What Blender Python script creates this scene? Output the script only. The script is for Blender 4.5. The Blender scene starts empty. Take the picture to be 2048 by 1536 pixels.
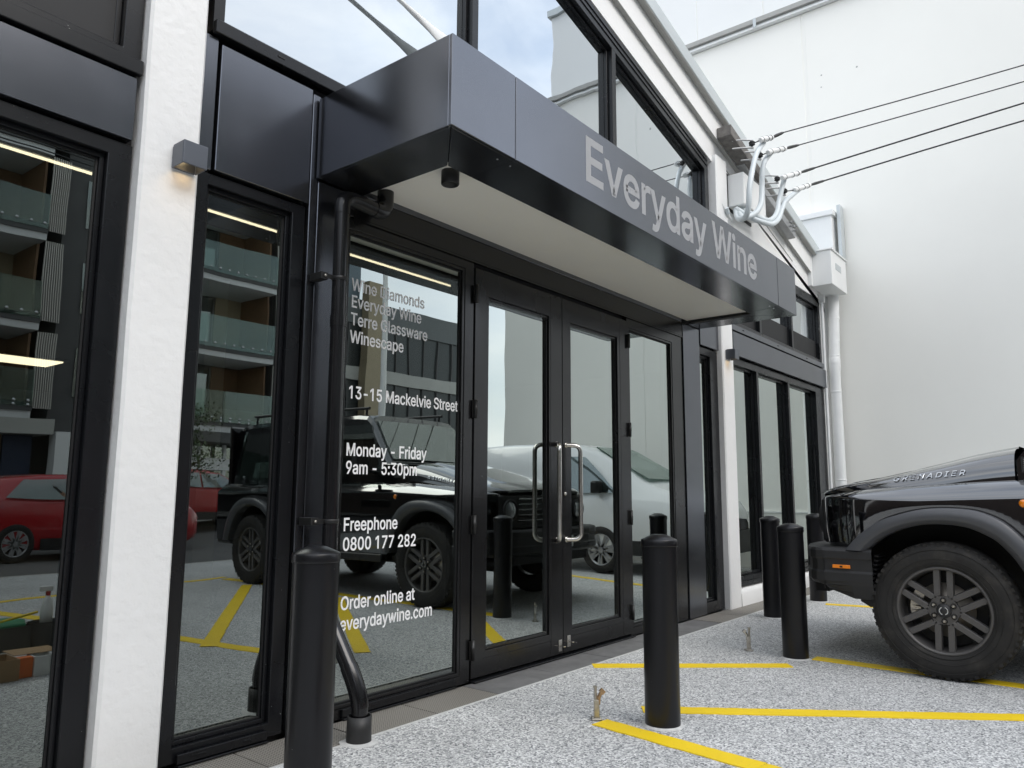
import bpy, bmesh, math, random
from mathutils import Vector, Matrix, noise
from mathutils.geometry import tessellate_polygon

random.seed(11)
SC = bpy.context.scene
COL = SC.collection

# ---------------------------------------------------------------- camera
cam_d = bpy.data.cameras.new('camera')
cam = bpy.data.objects.new('camera', cam_d)
COL.objects.link(cam)
cam_d.sensor_width = 36.0
cam_d.lens = 26.724
cam_d.clip_start = 0.05
cam_d.clip_end = 2000
_r = Vector((0.62086757, -0.78389785, 0.00525576))
_d = Vector((0.11358909, 0.08332775, -0.99002728))
_f = Vector((0.7756423, 0.61527283, 0.14077774))
cam.matrix_world = Matrix(((_r.x, -_d.x, -_f.x, 0.0), (_r.y, -_d.y, -_f.y, -3.14), (_r.z, -_d.z, -_f.z, 1.13), (0, 0, 0, 1)))
SC.camera = cam

# ---------------------------------------------------------------- sky, sun, exposure
SUN_EL, SUN_AZ = math.radians(40), math.radians(186)      # azimuth clockwise from +Y
w = bpy.data.worlds.new('World')
SC.world = w
w.use_nodes = True
nt = w.node_tree
nt.nodes.clear()
wo = nt.nodes.new('ShaderNodeOutputWorld')
mixs = nt.nodes.new('ShaderNodeMixShader')
bg1 = nt.nodes.new('ShaderNodeBackground')
bg2 = nt.nodes.new('ShaderNodeBackground')
sky = nt.nodes.new('ShaderNodeTexSky')
sky.sky_type = 'NISHITA'
sky.sun_disc = False
sky.sun_elevation = SUN_EL
sky.sun_rotation = SUN_AZ
sky.air_density = 1.3
sky.dust_density = 1.5
nt.links.new(sky.outputs[0], bg1.inputs[0])
bg1.inputs[1].default_value = 0.135
tc = nt.nodes.new('ShaderNodeTexCoord')
mp = nt.nodes.new('ShaderNodeMapping')
mp.inputs['Scale'].default_value = (1.0, 1.0, 2.2)
nz = nt.nodes.new('ShaderNodeTexNoise')
nz.inputs['Scale'].default_value = 2.1
nz.inputs['Detail'].default_value = 7
nz.inputs['Roughness'].default_value = 0.55
nz.inputs['Distortion'].default_value = 0.4
cr = nt.nodes.new('ShaderNodeValToRGB')
cr.color_ramp.elements[0].position = 0.30
cr.color_ramp.elements[0].color = (0.30, 0.30, 0.30, 1)
cr.color_ramp.elements[1].position = 0.62
cr.color_ramp.elements[1].color = (0.95, 0.95, 0.95, 1)
nz2 = nt.nodes.new('ShaderNodeTexNoise')
nz2.inputs['Scale'].default_value = 3.3
nz2.inputs['Detail'].default_value = 6
cr2 = nt.nodes.new('ShaderNodeValToRGB')
cr2.color_ramp.elements[0].position = 0.32
cr2.color_ramp.elements[0].color = (0.70, 0.77, 0.88, 1)
cr2.color_ramp.elements[1].position = 0.68
cr2.color_ramp.elements[1].color = (1.0, 1.0, 1.0, 1)
nt.links.new(tc.outputs['Generated'], mp.inputs[0])
nt.links.new(mp.outputs[0], nz.inputs['Vector'])
nt.links.new(mp.outputs[0], nz2.inputs['Vector'])
nt.links.new(nz.outputs['Fac'], cr.inputs[0])
nt.links.new(nz2.outputs['Fac'], cr2.inputs[0])
nt.links.new(cr2.outputs[0], bg2.inputs[0])
bg2.inputs[1].default_value = 1.32
nt.links.new(cr.outputs[0], mixs.inputs[0])
nt.links.new(bg1.outputs[0], mixs.inputs[1])
nt.links.new(bg2.outputs[0], mixs.inputs[2])
nt.links.new(mixs.outputs[0], wo.inputs[0])

sun_d = bpy.data.lights.new('sun', 'SUN')
sun_d.energy = 1.5
sun_d.angle = math.radians(40)
sun_d.color = (1.0, 0.97, 0.93)
sun = bpy.data.objects.new('sun', sun_d)
COL.objects.link(sun)
_sd = Vector((math.sin(SUN_AZ) * math.cos(SUN_EL), math.cos(SUN_AZ) * math.cos(SUN_EL), math.sin(SUN_EL)))
sun.rotation_euler = _sd.to_track_quat('Z', 'Y').to_euler()

SC.render.engine = 'CYCLES'
SC.view_settings.view_transform = 'Standard'
SC.view_settings.look = 'None'
SC.view_settings.exposure = 0.72
SC.view_settings.gamma = 1.0
SC.view_settings.use_curve_mapping = False
SC.cycles.use_denoising = True
SC.cycles.max_bounces = 8
SC.cycles.transparent_max_bounces = 10
SC.cycles.sample_clamp_indirect = 6

# ---------------------------------------------------------------- materials
def mat(name, col=(0.5, 0.5, 0.5), rough=0.5, metal=0.0, spec=0.5, coat=0.0, emis=None, estr=0.0,
        var=0.0, vscale=6.0, bump=0.0, bscale=60.0, bdist=0.002, col2=None, c2scale=3.0, c2lo=0.45, c2hi=0.6,
        rvar=0.0):
    m = bpy.data.materials.new(name)
    m.use_nodes = True
    t = m.node_tree
    p = t.nodes['Principled BSDF']
    p.inputs['Base Color'].default_value = (*col, 1)
    p.inputs['Roughness'].default_value = rough
    p.inputs['Metallic'].default_value = metal
    p.inputs['Specular IOR Level'].default_value = spec
    p.inputs['Coat Weight'].default_value = coat
    p.inputs['Coat Roughness'].default_value = 0.03
    p.inputs['Coat IOR'].default_value = 1.9 if 'gloss_black' in name else 1.5
    if emis:
        p.inputs['Emission Color'].default_value = (*emis, 1)
        p.inputs['Emission Strength'].default_value = estr
    co = t.nodes.new('ShaderNodeTexCoord')
    src = None
    if col2:
        n = t.nodes.new('ShaderNodeTexNoise'); n.inputs['Scale'].default_value = c2scale
        n.inputs['Detail'].default_value = 8; n.inputs['Roughness'].default_value = 0.65
        t.links.new(co.outputs['Object'], n.inputs['Vector'])
        r = t.nodes.new('ShaderNodeValToRGB')
        r.color_ramp.elements[0].position = c2lo; r.color_ramp.elements[0].color = (*col, 1)
        r.color_ramp.elements[1].position = c2hi; r.color_ramp.elements[1].color = (*col2, 1)
        t.links.new(n.outputs['Fac'], r.inputs[0])
        src = r.outputs[0]
    if var > 0:
        n = t.nodes.new('ShaderNodeTexNoise'); n.inputs['Scale'].default_value = vscale
        n.inputs['Detail'].default_value = 6; n.inputs['Roughness'].default_value = 0.6
        t.links.new(co.outputs['Object'], n.inputs['Vector'])
        mr = t.nodes.new('ShaderNodeMapRange')
        mr.inputs[1].default_value = 0.3; mr.inputs[2].default_value = 0.7
        mr.inputs[3].default_value = 1 - var; mr.inputs[4].default_value = 1 + var
        t.links.new(n.outputs['Fac'], mr.inputs[0])
        mx = t.nodes.new('ShaderNodeVectorMath'); mx.operation = 'SCALE'
        if src is None:
            mx.inputs[0].default_value = col
        else:
            t.links.new(src, mx.inputs[0])
        t.links.new(mr.outputs[0], mx.inputs['Scale'])
        src = mx.outputs[0]
    if src is not None:
        t.links.new(src, p.inputs['Base Color'])
    if rvar > 0:
        n = t.nodes.new('ShaderNodeTexNoise'); n.inputs['Scale'].default_value = 2.2
        n.inputs['Detail'].default_value = 5
        t.links.new(co.outputs['Object'], n.inputs['Vector'])
        mr = t.nodes.new('ShaderNodeMapRange')
        mr.inputs[1].default_value = 0.3; mr.inputs[2].default_value = 0.7
        mr.inputs[3].default_value = max(0.02, rough - rvar); mr.inputs[4].default_value = rough + rvar
        t.links.new(n.outputs['Fac'], mr.inputs[0])
        t.links.new(mr.outputs[0], p.inputs['Roughness'])
    if bump > 0:
        n = t.nodes.new('ShaderNodeTexNoise'); n.inputs['Scale'].default_value = bscale
        n.inputs['Detail'].default_value = 4
        t.links.new(co.outputs['Object'], n.inputs['Vector'])
        b = t.nodes.new('ShaderNodeBump'); b.inputs['Strength'].default_value = bump
        b.inputs['Distance'].default_value = bdist
        t.links.new(n.outputs['Fac'], b.inputs['Height'])
        t.links.new(b.outputs[0], p.inputs['Normal'])
    return m


def add_specks(m, col, scale, thresh):
    """small scattered paint specks, dust and chips of their own colour"""
    t = m.node_tree
    p = t.nodes['Principled BSDF']
    co = t.nodes.new('ShaderNodeTexCoord')
    v = t.nodes.new('ShaderNodeTexVoronoi'); v.inputs['Scale'].default_value = scale
    t.links.new(co.outputs['Object'], v.inputs['Vector'])
    n = t.nodes.new('ShaderNodeTexNoise'); n.inputs['Scale'].default_value = scale * 0.2
    t.links.new(co.outputs['Object'], n.inputs['Vector'])
    mu = t.nodes.new('ShaderNodeMath'); mu.operation = 'MULTIPLY_ADD'
    t.links.new(n.outputs['Fac'], mu.inputs[0]); mu.inputs[1].default_value = -0.35
    t.links.new(v.outputs['Distance'], mu.inputs[2])
    lt = t.nodes.new('ShaderNodeMath'); lt.operation = 'LESS_THAN'
    t.links.new(mu.outputs[0], lt.inputs[0]); lt.inputs[1].default_value = thresh
    mix = t.nodes.new('ShaderNodeMix'); mix.data_type = 'RGBA'
    t.links.new(lt.outputs[0], mix.inputs[0])
    lk = p.inputs['Base Color'].links
    if lk:
        t.links.new(lk[0].from_socket, mix.inputs[6])
    else:
        mix.inputs[6].default_value = p.inputs['Base Color'].default_value
    mix.inputs[7].default_value = (*col, 1)
    t.links.new(mix.outputs[2], p.inputs['Base Color'])
    return m


def glass_mat(name, refl0=0.36, reflk=0.72, gcol=(0.86, 0.93, 0.89), tint=(0.24, 0.26, 0.25), wav=0.02, wscale=1.3):
    m = bpy.data.materials.new(name)
    m.use_nodes = True
    t = m.node_tree
    t.nodes.clear()
    o = t.nodes.new('ShaderNodeOutputMaterial')
    mx = t.nodes.new('ShaderNodeMixShader')
    g = t.nodes.new('ShaderNodeBsdfGlossy'); g.inputs['Color'].default_value = (*gcol, 1)
    g.inputs['Roughness'].default_value = 0.0
    tr = t.nodes.new('ShaderNodeBsdfTransparent'); tr.inputs['Color'].default_value = (*tint, 1)
    lw = t.nodes.new('ShaderNodeLayerWeight'); lw.inputs['Blend'].default_value = 0.5
    ma = t.nodes.new('ShaderNodeMath'); ma.operation = 'MULTIPLY_ADD'; ma.use_clamp = True
    t.links.new(lw.outputs['Facing'], ma.inputs[0])
    ma.inputs[1].default_value = reflk
    ma.inputs[2].default_value = refl0
    co = t.nodes.new('ShaderNodeTexCoord')
    n = t.nodes.new('ShaderNodeTexNoise'); n.inputs['Scale'].default_value = wscale
    n.inputs['Detail'].default_value = 1.5
    b = t.nodes.new('ShaderNodeBump'); b.inputs['Strength'].default_value = 1.0
    b.inputs['Distance'].default_value = wav
    t.links.new(co.outputs['Object'], n.inputs['Vector'])
    t.links.new(n.outputs['Fac'], b.inputs['Height'])
    t.links.new(b.outputs[0], g.inputs['Normal'])
    t.links.new(ma.outputs[0], mx.inputs[0])
    t.links.new(tr.outputs[0], mx.inputs[1])
    t.links.new(g.outputs[0], mx.inputs[2])
    t.links.new(mx.outputs[0], o.inputs[0])
    return m


M = {}
M['glass'] = glass_mat('tinted_glass', refl0=0.17, reflk=0.80, wav=0.0010, wscale=1.6)
M['glass_up'] = glass_mat('tinted_glass_upper', refl0=0.40, reflk=0.62, gcol=(0.80, 0.84, 0.86), tint=(0.14, 0.15, 0.15), wav=0.0022, wscale=1.7)
M['carglass'] = glass_mat('car_glass', refl0=0.08, reflk=0.75, gcol=(0.9, 0.95, 0.93), tint=(0.30, 0.34, 0.33), wav=0.0)
M['vanglass'] = glass_mat('van_glass', refl0=0.10, reflk=0.6, gcol=(0.85, 0.93, 0.9), tint=(0.45, 0.52, 0.49), wav=0.0)
M['balglass'] = glass_mat('balustrade_glass', refl0=0.06, reflk=0.35, gcol=(0.75, 0.85, 0.82), tint=(0.66, 0.76, 0.73), wav=0.0)
_g = bpy.data.materials.new('glass_inner_face'); _g.use_nodes = True
_g.node_tree.nodes.clear()
_t = _g.node_tree.nodes.new('ShaderNodeBsdfTransparent'); _o = _g.node_tree.nodes.new('ShaderNodeOutputMaterial')
_t.inputs[0].default_value = (0.9, 0.93, 0.91, 1)
_g.node_tree.links.new(_t.outputs[0], _o.inputs[0])
M['glassback'] = _g
M['render'] = mat('white_painted_plaster', (0.80, 0.80, 0.79), 0.55, var=0.035, vscale=1.5, bump=0.55, bscale=24, bdist=0.006)
M['white'] = mat('white_paint', (0.80, 0.81, 0.80), 0.45, var=0.03, vscale=2, bump=0.12, bscale=30, bdist=0.002)
M['panelwhite'] = mat('pale_wall_panel', (0.87, 0.86, 0.81), 0.6, var=0.022, vscale=0.5, bump=0.05, bscale=8, bdist=0.002)
add_specks(M['panelwhite'], (0.42, 0.42, 0.40), 2.3, -0.155)
M['panelup'] = mat('pale_upper_panel', (0.80, 0.81, 0.80), 0.5, var=0.02, vscale=0.6)
M['capgrey'] = mat('pale_grey_flashing', (0.52, 0.56, 0.57), 0.35, 0.2, var=0.05, vscale=3)
M['drip'] = mat('flashing_underside', (0.36, 0.36, 0.34), 0.5, var=0.08)
M['alu'] = mat('dark_composite_panel', (0.150, 0.157, 0.175), 0.22, 0.95, var=0.05, vscale=1.2, rvar=0.03)
M['frame'] = mat('black_window_frame', (0.006, 0.0065, 0.008), 0.28, 0.0, 0.38, var=0.1, vscale=4, rvar=0.05)
add_specks(M['frame'], (0.30, 0.31, 0.30), 26, -0.176)
M['door'] = mat('black_door_frame', (0.008, 0.008, 0.0085), 0.24, 0.0, 0.5, var=0.1, vscale=4, rvar=0.05)
add_specks(M['door'], (0.28, 0.28, 0.27), 24, -0.176)
M['gasket'] = mat('rubber_gasket', (0.006, 0.006, 0.007), 0.6)
M['soffit'] = mat('off_white_soffit', (0.86, 0.83, 0.75), 0.55, var=0.02, vscale=1.0)
M['black'] = mat('black_fitting', (0.012, 0.012, 0.012), 0.42)
M['lampgrey'] = mat('grey_lamp_body', (0.12, 0.13, 0.15), 0.38, 0.55)
M['warm'] = mat('warm_lamp_glow', (0.9, 0.7, 0.4), 0.5, emis=(1.0, 0.72, 0.36), estr=5.0)
M['led'] = mat('warm_led_strip', (1, 0.9, 0.75), 0.5, emis=(1.0, 0.80, 0.56), estr=4.5)
M['sign'] = mat('grey_sign_letter', (0.36, 0.365, 0.375), 0.55, 0.0, var=0.02)
M['vinyl'] = mat('white_vinyl_letter', (0.92, 0.92, 0.92), 0.5)
M['steel'] = mat('brushed_stainless_steel', (0.62, 0.60, 0.56), 0.24, 1.0, var=0.12, vscale=30)
M['steelrough'] = mat('weathered_stainless_steel', (0.50, 0.47, 0.42), 0.36, 1.0, var=0.25, vscale=45)
M['brass'] = mat('worn_bronze_clip', (0.50, 0.34, 0.20), 0.4, 0.9, var=0.2, vscale=50)
M['galv'] = mat('galvanised_steel', (0.38, 0.385, 0.39), 0.45, 0.7, var=0.14, vscale=14)
M['timber'] = mat('weathered_grey_crossarm', (0.16, 0.15, 0.14), 0.8, var=0.3, vscale=20, bump=0.3, bscale=80)
M['bollard'] = mat('black_bollard_paint', (0.006, 0.006, 0.0075), 0.31, 0.0, 0.42, var=0.15, vscale=3, bump=0.05, bscale=14, bdist=0.002)
add_specks(M['bollard'], (0.45, 0.45, 0.43), 22, -0.172)
M['pipeblack'] = mat('black_painted_pipe', (0.008, 0.008, 0.009), 0.22, 0.0, 0.5, var=0.1, rvar=0.05)
add_specks(M['pipeblack'], (0.35, 0.35, 0.34), 30, -0.176)
M['socket'] = mat('black_plastic_socket', (0.018, 0.018, 0.018), 0.5, var=0.2, vscale=20, bump=0.1)
M['whitepipe'] = mat('white_pvc_pipe', (0.80, 0.81, 0.80), 0.32, var=0.03)
M['conduit'] = mat('pale_blue_grey_conduit', (0.62, 0.67, 0.69), 0.4, var=0.04)
M['cable'] = mat('black_cable', (0.02, 0.02, 0.02), 0.6)
M['mortar'] = mat('pale_mortar_collar', (0.55, 0.55, 0.54), 0.85, var=0.15, vscale=30, bump=0.5, bscale=90)
M['asphalt'] = mat('street_asphalt', (0.10, 0.10, 0.10), 0.85, var=0.12, vscale=0.6, bump=0.3, bscale=80)
M['kerb'] = mat('kerb_concrete', (0.36, 0.35, 0.33), 0.8, var=0.12, vscale=3)
M['intwall'] = mat('interior_dark_wall', (0.14, 0.14, 0.135), 0.8, var=0.1)
M['intceil'] = mat('interior_ceiling', (0.22, 0.22, 0.21), 0.8)
M['intfloor'] = mat('interior_floor', (0.16, 0.155, 0.15), 0.5)
M['roof'] = mat('roof_metal', (0.25, 0.26, 0.27), 0.5)


def ground_mat():
    m = bpy.data.materials.new('exposed_aggregate')
    m.use_nodes = True
    t = m.node_tree
    p = t.nodes['Principled BSDF']
    co = t.nodes.new('ShaderNodeTexCoord')
    v = t.nodes.new('ShaderNodeTexVoronoi'); v.inputs['Scale'].default_value = 125
    v.inputs['Randomness'].default_value = 1.0
    t.links.new(co.outputs['Object'], v.inputs['Vector'])
    sep = t.nodes.new('ShaderNodeSeparateColor')
    t.links.new(v.outputs['Color'], sep.inputs[0])
    r = t.nodes.new('ShaderNodeValToRGB')
    e = r.color_ramp.elements
    e[0].position = 0.0; e[0].color = (0.10, 0.105, 0.115, 1)
    e[1].position = 1.0; e[1].color = (0.80, 0.80, 0.79, 1)
    for q, c in ((0.15, (0.15, 0.155, 0.165, 1)), (0.24, (0.34, 0.345, 0.345, 1)), (0.55, (0.42, 0.425, 0.43, 1)), (0.70, (0.68, 0.68, 0.67, 1))):
        k = e.new(q); k.color = c
    t.links.new(sep.outputs[0], r.inputs[0])
    n = t.nodes.new('ShaderNodeTexNoise'); n.inputs['Scale'].default_value = 1.4
    n.inputs['Detail'].default_value = 7; n.inputs['Roughness'].default_value = 0.6
    t.links.new(co.outputs['Object'], n.inputs['Vector'])
    mr = t.nodes.new('ShaderNodeMapRange')
    mr.inputs[1].default_value = 0.3; mr.inputs[2].default_value = 0.7
    mr.inputs[3].default_value = 0.86; mr.inputs[4].default_value = 1.10
    t.links.new(n.outputs['Fac'], mr.inputs[0])
    mx = t.nodes.new('ShaderNodeVectorMath'); mx.operation = 'SCALE'
    t.links.new(r.outputs[0], mx.inputs[0]); t.links.new(mr.outputs[0], mx.inputs['Scale'])
    # dusty pale haze of fine grout
    n3 = t.nodes.new('ShaderNodeTexNoise'); n3.inputs['Scale'].default_value = 38
    n3.inputs['Detail'].default_value = 3
    t.links.new(co.outputs['Object'], n3.inputs['Vector'])
    mr3 = t.nodes.new('ShaderNodeMapRange')
    mr3.inputs[1].default_value = 0.35; mr3.inputs[2].default_value = 0.75
    mr3.inputs[3].default_value = 0.0; mr3.inputs[4].default_value = 0.55
    t.links.new(n3.outputs['Fac'], mr3.inputs[0])
    mix = t.nodes.new('ShaderNodeMix'); mix.data_type = 'RGBA'
    t.links.new(mr3.outputs[0], mix.inputs[0])
    t.links.new(mx.outputs[0], mix.inputs[6]); mix.inputs[7].default_value = (0.50, 0.505, 0.50, 1)
    t.links.new(mix.outputs[2], p.inputs['Base Color'])
    p.inputs['Roughness'].default_value = 0.75
    p.inputs['Specular IOR Level'].default_value = 0.35
    b = t.nodes.new('ShaderNodeBump'); b.inputs['Strength'].default_value = 0.5; b.inputs['Distance'].default_value = 0.004
    t.links.new(v.outputs['Distance'], b.inputs['Height'])
    t.links.new(b.outputs[0], p.inputs['Normal'])
    return m


def grate_mat():
    m = bpy.data.materials.new('drain_grate_steel')
    m.use_nodes = True
    t = m.node_tree
    p = t.nodes['Principled BSDF']
    co = t.nodes.new('ShaderNodeTexCoord')
    w1 = t.nodes.new('ShaderNodeTexWave'); w1.bands_direction = 'X'; w1.inputs['Scale'].default_value = 24
    w2 = t.nodes.new('ShaderNodeTexWave'); w2.bands_direction = 'Y'; w2.inputs['Scale'].default_value = 20
    for q in (w1, w2):
        t.links.new(co.outputs['Object'], q.inputs['Vector'])
    mn = t.nodes.new('ShaderNodeMath'); mn.operation = 'MULTIPLY'
    t.links.new(w1.outputs['Fac'], mn.inputs[0]); t.links.new(w2.outputs['Fac'], mn.inputs[1])
    r = t.nodes.new('ShaderNodeValToRGB')
    r.color_ramp.elements[0].position = 0.25; r.color_ramp.elements[0].color = (0.30, 0.28, 0.25, 1)
    r.color_ramp.elements[1].position = 0.6; r.color_ramp.elements[1].color = (0.05, 0.045, 0.04, 1)
    t.links.new(mn.outputs[0], r.inputs[0])
    t.links.new(r.outputs[0], p.inputs['Base Color'])
    p.inputs['Roughness'].default_value = 0.6
    p.inputs['Metallic'].default_value = 0.3
    b = t.nodes.new('ShaderNodeBump'); b.inputs['Strength'].default_value = 0.6; b.inputs['Distance'].default_value = 0.003; b.invert = True
    t.links.new(mn.outputs[0], b.inputs['Height'])
    t.links.new(b.outputs[0], p.inputs['Normal'])
    return m


M['ground'] = ground_mat()
M['grate'] = grate_mat()
M['slab'] = mat('dark_threshold_stone', (0.15, 0.148, 0.148), 0.6, var=0.22, vscale=7, bump=0.2, bscale=50)
M['yellow'] = mat('yellow_road_paint', (0.88, 0.62, 0.012), 0.55, var=0.05, vscale=5, bump=0.35, bscale=105, bdist=0.003,
                  col2=(0.62, 0.46, 0.06), c2scale=55, c2lo=0.60, c2hi=0.70)

# ---------------------------------------------------------------- mesh helpers
ORG = {}


class MB:
    def __init__(s):
        s.v = []; s.f = []; s.sm = []; s.mi = []

    def add(s, vs, fs, smooth=False, mi=0):
        b = len(s.v)
        s.v += [tuple(q) for q in vs]
        for f in fs:
            s.f.append(tuple(b + i for i in f)); s.sm.append(smooth); s.mi.append(mi)

    def box(s, x0, x1, y0, y1, z0, z1, mi=0):
        v = [(x0, y0, z0), (x1, y0, z0), (x1, y1, z0), (x0, y1, z0), (x0, y0, z1), (x1, y0, z1), (x1, y1, z1), (x0, y1, z1)]
        s.add(v, [(0, 3, 2, 1), (4, 5, 6, 7), (0, 1, 5, 4), (1, 2, 6, 5), (2, 3, 7, 6), (3, 0, 4, 7)], mi=mi)
        return s

    def obox(s, c, ax, ay, az, hx, hy, hz, mi=0):
        c = Vector(c); ax = Vector(ax).normalized() * hx; ay = Vector(ay).normalized() * hy; az = Vector(az).normalized() * hz
        v = [c - ax - ay - az, c + ax - ay - az, c + ax + ay - az, c - ax + ay - az, c - ax - ay + az, c + ax - ay + az, c + ax + ay + az, c - ax + ay + az]
        s.add(v, [(0, 3, 2, 1), (4, 5, 6, 7), (0, 1, 5, 4), (1, 2, 6, 5), (2, 3, 7, 6), (3, 0, 4, 7)], mi=mi)
        return s

    def prism(s, poly, axis, a0, a1, mi=0):
        """poly: list of 2D points; axis 'y' -> (x,z), 'x' -> (y,z), 'z' -> (x,y)"""
        def P(q, a):
            return (q[0], a, q[1]) if axis == 'y' else (a, q[0], q[1]) if axis == 'x' else (q[0], q[1], a)
        n = len(poly)
        v = [P(q, a0) for q in poly] + [P(q, a1) for q in poly]
        f = [tuple(range(n)), tuple(range(2 * n - 1, n - 1, -1))]
        f += [(i, i + n, (i + 1) % n + n, (i + 1) % n) for i in range(n)]
        s.add(v, f, mi=mi)
        return s

    def pane(s, poly, y0, y1):
        n = len(poly)
        v = [(q[0], y0, q[1]) for q in poly] + [(q[0], y1, q[1]) for q in poly]
        s.add(v, [tuple(range(n))], mi=0)
        s.f.append(tuple(range(len(s.v) - 1, len(s.v) - n - 1, -1))); s.sm.append(False); s.mi.append(1)
        b = len(s.v) - 2 * n
        for i in range(n):
            s.f.append((b + i, b + i + n, b + (i + 1) % n + n, b + (i + 1) % n)); s.sm.append(False); s.mi.append(1)
        return s

    def ring(s, outer, inner, y0, y1, mi=0):
        """frame between two xz polygons with equal point counts, from y0 to y1; mitred pieces"""
        n = len(outer)
        v = [(p[0], y0, p[1]) for p in outer] + [(p[0], y0, p[1]) for p in inner] + [(p[0], y1, p[1]) for p in outer] + [(p[0], y1, p[1]) for p in inner]
        f = []
        for i in range(n):
            j = (i + 1) % n
            f += [(i, j, n + j, n + i), (2 * n + j, 2 * n + i, 3 * n + i, 3 * n + j), (j, i, 2 * n + i, 2 * n + j), (n + i, n + j, 3 * n + j, 3 * n + i)]
        s.add(v, f, mi=mi)
        return s

    def tube(s, path, r, n=12, cap=True, smooth=True, mi=0):
        path = [Vector(p) for p in path]
        rs = r if isinstance(r, (list, tuple)) else [r] * len(path)
        rings = []
        up = None
        for i, p in enumerate(path):
            if i == 0: d = path[1] - p
            elif i == len(path) - 1: d = p - path[i - 1]
            else: d = (path[i + 1] - p).normalized() + (p - path[i - 1]).normalized()
            d.normalize()
            if up is None:
                up = Vector((0, 0, 1)) if abs(d.z) < 0.9 else Vector((1, 0, 0))
            a = d.cross(up).normalized(); b = d.cross(a).normalized(); up = -b if False else up - d * up.dot(d) if (up - d * up.dot(d)).length > 0.05 else a
            rings.append([p + a * math.cos(2 * math.pi * k / n) * rs[i] + b * math.sin(2 * math.pi * k / n) * rs[i] for k in range(n)])
        v = [q for R in rings for q in R]
        f = []
        for i in range(len(path) - 1):
            for k in range(n):
                f.append((i * n + k, i * n + (k + 1) % n, (i + 1) * n + (k + 1) % n, (i + 1) * n + k))
        s.add(v, f, smooth, mi)
        if cap:
            s.add(rings[0], [tuple(range(n - 1, -1, -1))], False, mi)
            s.add(rings[-1], [tuple(range(n))], False, mi)
        return s

    def lathe(s, prof, c=(0, 0, 0), axis='z', n=32, smooth=True, mi=0, a0=0.0, a1=2 * math.pi):
        """prof: list of (r, h)"""
        c = Vector(c)
        full = abs(a1 - a0 - 2 * math.pi) < 1e-6
        m = n if full else n + 1
        v = []
        for r, h in prof:
            for k in range(m):
                a = a0 + (a1 - a0) * k / n
                x, y = r * math.cos(a), r * math.sin(a)
                q = (x, y, h) if axis == 'z' else (h, x, y) if axis == 'x' else (x, h, y)
                v.append(c + Vector(q))
        f = []
        for i in range(len(prof) - 1):
            for k in range(n):
                k2 = (k + 1) % m
                f.append((i * m + k, i * m + k2, (i + 1) * m + k2, (i + 1) * m + k))
        s.add(v, f, smooth, mi)
        return s

    def grid(s, rows, smooth=True, mi=0, closed=False):
        n = len(rows[0])
        v = [q for r in rows for q in r]
        f = []
        for i in range(len(rows) - 1):
            for k in range(n if closed else n - 1):
                k2 = (k + 1) % n
                f.append((i * n + k, i * n + k2, (i + 1) * n + k2, (i + 1) * n + k))
        s.add(v, f, smooth, mi)
        return s

    def build(s, name, m=None, parent=None, bevel=0.0, fix=True, seg=1):
        me = bpy.data.meshes.new(name)
        me.from_pydata([tuple(q) for q in s.v], [], s.f)
        ms = m if isinstance(m, (list, tuple)) else [m]
        for q in ms:
            if q: me.materials.append(q)
        me.polygons.foreach_set('use_smooth', s.sm)
        me.polygons.foreach_set('material_index', s.mi)
        if fix:
            b = bmesh.new(); b.from_mesh(me)
            bmesh.ops.recalc_face_normals(b, faces=b.faces)
            b.to_mesh(me); b.free()
        me.update()
        o = bpy.data.objects.new(name, me)
        COL.objects.link(o)
        if parent is not None:
            o.parent = parent
            og = ORG.get(parent.name)
            if og is not None:
                o.matrix_parent_inverse = Matrix.Translation(-og)
        if bevel > 0:
            bv = o.modifiers.new('bevel', 'BEVEL'); bv.width = bevel; bv.segments = seg
            bv.limit_method = 'ANGLE'; bv.angle_limit = math.radians(40); bv.harden_normals = False
        return o


def thing(name, label, cat, loc=(0, 0, 0), group=None, local=False):
    o = bpy.data.objects.new(name, None)
    COL.objects.link(o)
    o.empty_display_size = 0.2
    o.location = loc
    if not local:
        ORG[o.name] = Vector(loc)
    o['label'] = label; o['category'] = cat
    if group: o['group'] = group
    return o


def tag(o, label, cat, group=None):
    o['label'] = label; o['category'] = cat
    if group: o['group'] = group
    return o


def struct(o):
    o['kind'] = 'structure'
    return o


def copy_tree(o, parent=None):
    c = o.copy(); COL.objects.link(c)
    if parent is not None:
        c.parent = parent
    for ch in [x for x in o.children]:
        copy_tree(ch, c)
    return c


def inset(poly, d):
    """inset a convex CCW polygon; d: one distance per edge (edge i from point i to i+1)"""
    n = len(poly)
    out = []
    L = []
    for i in range(n):
        a = Vector(poly[i]); b = Vector(poly[(i + 1) % n])
        t = (b - a).normalized(); nn = Vector((-t.y, t.x))
        L.append((a + nn * d[i], t))
    for i in range(n):
        p, t = L[i - 1]; q, u = L[i]
        den = t.x * u.y - t.y * u.x
        w_ = q - p
        k = (w_.x * u.y - w_.y * u.x) / den
        out.append(tuple(p + t * k))
    return out


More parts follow.
